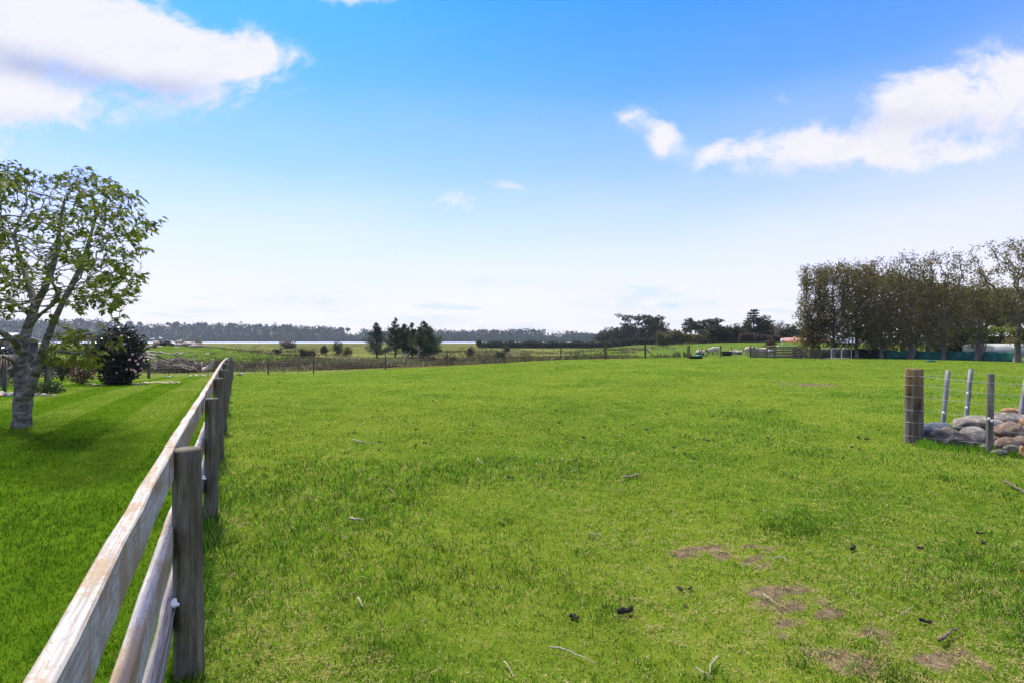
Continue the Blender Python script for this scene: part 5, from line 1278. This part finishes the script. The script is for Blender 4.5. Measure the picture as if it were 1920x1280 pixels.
# lime-green vines and pale shed seen under the trees
hedge('lime-green sunlit vine hedge seen under the shelterbelt trees', (at(1740, 70), 70), (at(1985, 62), 62), 2.75, 1.6, 'lime', 4200, .32, .26, seed=12, lump=.2)
sp0 = np.array([at(1935, 57), 57, float(gz(at(1935, 57), 57))]); ps = thing('plastic_house', 'pale plastic-clad growing shed behind the trees at the right', 'shed', sp0)
b = B(); b.box(sp0 + [0, 2, .55], (8.0, 4, 1.1)); b.build('wall', MAT['metalwall'], ps)
b = B(); a = np.linspace(0, math.pi, 12); V = [(sp0[0] + sx, sp0[1] + 2 - 2.02 * math.cos(q), sp0[2] + 1.08 + .35 * math.sin(q)) for sx in (-4.03, 4.03) for q in a]
b.add(V, [[(j, j + 1, 12 + j + 1, 12 + j) for j in range(11)], [tuple(range(12))[::-1]], [tuple(range(12, 24))]]); b.build('roof', MAT['metalwall'], ps)
for q in range(5):
    b = B(); b.box(sp0 + [-3.9 + q * 1.95, -.03, .56], (.07, .05, 1.1)); b.build('upright', MAT['galv'], ps)

# ------------------------------------------------------------------ twigs and dung lying on the paddock
def stick(pts, r, label, mat='stick'):
    p = np.array([gpt(a, c) for a, c in pts]); p[:, 2] += .022 + r
    r = r * .8; k = max(5, 3 * len(p)); tt = np.linspace(0, len(p) - 1, k); q = np.stack([np.interp(tt, np.arange(len(p)), p[:, j]) for j in range(3)], 1); q[:, 2] += rng.normal(size=k) * .004; q[:, :2] += rng.normal(size=(k, 2)) * r * .25
    b = B(); b.tube(q - p[0], np.linspace(r, r * .45, k), 6); o = b.build('stick', MAT[mat]); o.location = p[0]; tag(o, label, 'stick', 'sticks lying on the paddock')
stick([(1168, 899), (1185, 897), (1200, 893)], .016, 'pale stick lying on the grass near the middle of the paddock')
stick([(656, 979), (668, 981), (680, 980)], .018, 'short thick pale stick on the grass right of the second fence post')
stick([(661, 827), (680, 832), (706, 834)], .013, 'long thin curved pale twig on the left of the paddock')
stick([(1030, 1222), (1062, 1226), (1090, 1240), (1118, 1253)], .006, 'long thin straw-pale stalk in the foreground')
stick([(1432, 1120), (1445, 1131), (1460, 1142)], .006, 'white straight twig lying on the bare soil patch')
stick([(1345, 1240), (1333, 1255), (1330, 1274)], .008, 'bent pale twig near the bottom edge')
stick([(1305, 1262), (1322, 1270), (1338, 1280)], .006, 'straight stalk cut by the bottom edge of the foreground')
stick([(1762, 1212), (1776, 1198), (1797, 1186)], .013, 'brown stick lying in the right foreground', 'stick_dark')
stick([(1886, 910), (1902, 918), (1922, 930)], .022, 'thick grey-brown stick at the right edge of the paddock', 'stick_dark')
stick([(1452, 1052), (1464, 1051), (1474, 1054), (1474, 1060)], .006, 'hooked pale twig above the bare soil')
stick([(1106, 1004), (1118, 1007), (1130, 1011)], .007, 'small pale twig left of the bare soil')
stick([(945, 1247), (955, 1262), (964, 1280)], .005, 'thin pale stalk at the bottom left of the paddock')
stick([(670, 1128), (675, 1135), (680, 1145)], .009, 'small white feather-like twig in the left foreground')
stick([(895, 862), (899, 868), (906, 874)], .009, 'small curled white twig in the left middle of the paddock')
stick([(1502, 1222), (1512, 1234), (1520, 1245)], .006, 'thin dark-tipped twig between the soil patches', 'stick_dark')
stick([(728, 918), (735, 923), (737, 928)], .008, 'tiny pale twig right of the third fence post')
stick([(1690, 1160), (1700, 1152), (1712, 1146)], .005, 'thin straw twig right of the soil patch')
DG = None
R = np.random.default_rng(77)
big = [(1172, 1153, 1.7), (1078, 1161, 1.0), (1600, 1033, 1.3), (1276, 1107, .8), (1294, 1107, .8), (1285, 1138, .6), (1735, 1170, 1.1), (957, 898, 1.3), (1032, 910, .8), (1836, 1002, .9), (1843, 1019, .8), (1725, 1030, .9), (1630, 1024, .6), (700, 900, .8), (1213, 807, 1.3), (1187, 797, 1), (1320, 825, 1.0), (1440, 822, 1.2), (1344, 814, 1.), (1284, 853, 1.2), (1303, 862, 1.), (1264, 841, 1.2), (1369, 800, 1.1), (1387, 753, 1.6), (1444, 773, 1.4), (1250, 777, 1.3), (1610, 823, 1.6), (1625, 825, 1.3), (1095, 822, 1.3), (780, 806, 1.2), (779, 836, 1.2), (797, 832, 1.1), (812, 753, 1.6), (888, 799, 1.), (618, 798, 1.), (695, 753, 1.4), (708, 771, 1.2), (1022, 763, 1.3), (1043, 771, 1.3), (1060, 772, 1.2), (524, 717, 2.0)]
for i in range(72):
    px = 560 + 1200 * R.random(); py = 688 + 190 * R.random() ** 1.3
    big.append((px, py, .5 + .7 * R.random()))
for i, (px, py, s) in enumerate(big):
    p = gpt(px, py); p[2] += .018 * s
    if DG is None:
        b = B()
        for q in range(4): b.blob((.035 * (q - 1.5), .02 * R.normal(), .012 * R.random()), (.030, .026, .022), q, 2, .35)
        DG = b.build('dung', MAT['dung']); o = DG; tag(o, 'dark dung clump lying on the paddock grass', 'dung', 'dung clumps dotted over the paddock')
    else: o = DG.copy(); C.objects.link(o)
    o.location = p; o.rotation_euler = (0, 0, R.random() * 6); k = .37 * s * (1 + .25 * R.random()); o.scale = (k, k * (.7 + .5 * R.random()), k)

# ------------------------------------------------------------------ grass
TUFT = [(*gpt(755, 1100)[:2], .26), (*gpt(690, 1215)[:2], .16), (*gpt(1480, 990)[:2], .3), (*gpt(1090, 1040)[:2], .14), (*gpt(1500, 850)[:2], .35)] + [(at(300 + 1700 * rng.random(), q), q, .06 + .14 * rng.random()) for q in 2.6 + 12 * rng.random(60) ** 1.3]
def tufts(x, y):
    m = np.zeros_like(x)
    for a, c, r_ in TUFT: m = np.maximum(m, np.exp(-((x - a) ** 2 + (y - c) ** 2) / r_ ** 2))
    return sm(.25, .75, m + (vnoise(x, y, 14, 91) - .5) * .5)
def grass(name, mat, n, Dlo, Dhi, side, label, hbase, pw, wbase, seed, lean_along=False):
    R = np.random.default_rng(seed)
    # more, finer blades near, fewer and broader tufts far away
    u = R.random(n); a, c = Dlo ** (2 - pw), Dhi ** (2 - pw); D = (a + (c - a) * u) ** (1 / (2 - pw))
    x = (R.random(n) * 2 - 1) * (D * 1.0 + 1.0); y = D
    s = fence_side(x, y); k = (s > -.02) if side > 0 else ((s < -.0) & (x > -30))
    k &= y < 41.6 + np.clip(x + 1, 0, 14) * .55 + 40 * (x > 13)
    k &= (np.hypot(x - tb[0], y - tb[1]) > .26)
    dm = dirt(x, y); k &= R.random(n) > dm * .80
    gap = vnoise(x, y, 15, seed + 9); k &= R.random(n) > .64 * sm(.55, .30, gap) * sm(16, 5, D)
    x, y, D, dm = x[k], y[k], D[k], dm[k]; n = len(x); z = gz(x, y)
    lod = np.maximum(D / 3.2, 1.) ** .80
    tuft = vnoise(x, y, 1.7, seed + 1); mid = vnoise(x, y, .55, seed + 2); fine = vnoise(x, y, 6.5, seed + 3); huge = vnoise(x, y, .16, seed + 4); vf = vnoise(x, y, 13, seed + 5); sp2 = vnoise(x, y, 3.1, seed + 6)
    h = hbase * (.40 + 1.0 * R.random(n)) * (.60 + .5 * tuft + .55 * fine) * np.minimum(lod, 2.0) ** .35
    h *= 1 + 1.1 * np.exp(-(s[k] / .13) ** 2); w = wbase * (.6 + .7 * R.random(n)) * lod
    ang = R.random(n) * 2 * math.pi; la = .35 + .95 * R.random(n)
    lean = np.stack([np.cos(ang) * la, np.sin(ang) * la], 1)
    if side > 0:
        tint = .25 + .20 * (mid - .5) + .22 * (fine - .5) + .22 * (huge - .5) + .26 * (vf - .5) + .22 * (sp2 - .5) + .30 * R.normal(size=n) + .21 * sm(4, 18, D) - .06 * sm(.52, .75, tuft)
        dry = R.random(n) < (.030 + .30 * sm(.60, .78, vf) * sm(.42, .66, sp2) + .05 * sm(.5, .8, mid) + .35 * (dm > .12))
        tint = np.where(dry, .76 + .24 * R.random(n), np.clip(tint, 0, .72))
        la2 = np.where(dry, 1.9, 1.); lean *= la2[:, None]; h = np.where(dry, h * .8, h)
        tl = sm(.62, .80, mid) * sm(.35, .6, huge); tl = np.maximum(tl, tufts(x, y)); h *= 1 + 1.1 * tl; tint = np.where(dry, tint, np.clip(tint - .17 * tl, 0, 1))
    else:
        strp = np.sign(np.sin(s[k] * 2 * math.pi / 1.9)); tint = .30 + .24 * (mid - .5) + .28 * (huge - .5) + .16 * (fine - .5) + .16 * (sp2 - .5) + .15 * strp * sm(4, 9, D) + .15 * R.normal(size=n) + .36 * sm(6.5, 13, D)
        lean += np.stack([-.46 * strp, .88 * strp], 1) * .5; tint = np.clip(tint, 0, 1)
    fx_ = R.random(n) * 2 * math.pi; sx, sy = np.cos(fx_), np.sin(fx_)
    b0 = np.stack([x, y, z - .004], 1); sdv = np.stack([sx, sy, np.zeros(n)], 1) * w[:, None] * .5
    l3 = np.concatenate([lean, np.zeros((n, 1))], 1); up = np.array([0, 0, 1.])
    m1 = b0 + (l3 * .28 + up * .62) * h[:, None]; tp_ = b0 + (l3 * .95 + up * (1.02 - .22 * (np.linalg.norm(lean, axis=1)))[:, None].clip(.35)) * h[:, None]
    nr = D < 5. + 10. * R.random(n) ** 1.5; b = B(); q = nr.sum()
    V = np.stack([b0 - sdv, b0 + sdv, m1 + sdv * .8, m1 - sdv * .8, tp_], 1)[nr].reshape(-1, 3); i5 = np.arange(q)[:, None] * 5
    b.add(V, [i5 + np.array([0, 1, 2, 3]), i5 + np.array([3, 2, 4])], np.repeat(tint[nr], 5))
    if side > 0:                                                # little tangles of dead grass lying in the turf
        m_ = 7600; Dd = 2.2 / (1 - R.random(m_) * (1 - 2.2 / 16.)); xd = (R.random(m_) * 2 - 1) * (Dd + 1); kk = (fence_side(xd, Dd) > .1) & (R.random(m_) < .15 + 1.1 * sm(.45, .7, vnoise(xd, Dd, .8, 77)) * sm(.3, .6, vnoise(xd, Dd, .3, 78)))
        xd, Dd = xd[kk], Dd[kk]; r_ = 9; k_ = len(xd) * r_; sp_d = np.repeat(.010 + .022 * R.random(len(xd)), r_)
        pd = np.stack([np.repeat(xd, r_) + R.normal(size=k_) * sp_d * 1.4, np.repeat(Dd, r_) + R.normal(size=k_) * sp_d], 1)
        pd = np.concatenate([pd, (gz(pd[:, 0], pd[:, 1]) + .012 + .014 * R.random(k_))[:, None]], 1); dd_ = R.normal(size=(k_, 3)) * [1, 1, .28]
        b.cards(pd, dd_, np.tile([0, 0, 1.], (k_, 1)) + R.normal(size=(k_, 3)) * .4, (.014 + .024 * R.random(k_)), .0034 * np.maximum(pd[:, 1] / 3.2, 1) ** .6, np.repeat(.72 + .22 * R.random(len(xd)), r_) + .06 * R.random(k_))
    fr = ~nr; q = fr.sum(); V = np.stack([b0 - sdv, b0 + sdv, tp_], 1)[fr].reshape(-1, 3)
    b.add(V, [np.arange(3 * q).reshape(q, 3)], np.repeat(tint[fr], 3))
    return tag(b.build(name, MAT[mat]), label, 'grass', None, 'stuff')
grass('paddock_grass', 'grass', 1250000, 1.9, 62, 1, 'short grazed pasture grass flecked with dry blades', .025, 1.5, .0038, 501)
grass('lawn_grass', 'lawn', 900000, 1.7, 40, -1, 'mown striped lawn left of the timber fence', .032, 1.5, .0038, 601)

# ------------------------------------------------------------------ the air
hz = B(); hz.box((0, 500, 28), (3600, 1300, 68)); ho = hz.build('haze', bpy.data.materials.new('haze_air'), smooth=False); ho['kind'] = 'stuff'
hm = ho.data.materials[0]; hm.use_nodes = True; t = NT(hm.node_tree); out = t.n('ShaderNodeOutputMaterial'); pv = t.n('ShaderNodeVolumePrincipled')
pv.inputs['Color'].default_value = (.78, .88, 1, 1); pv.inputs['Density'].default_value = .00014; pv.inputs['Anisotropy'].default_value = .2
t.nt.links.new(pv.outputs[0], out.inputs['Volume'])
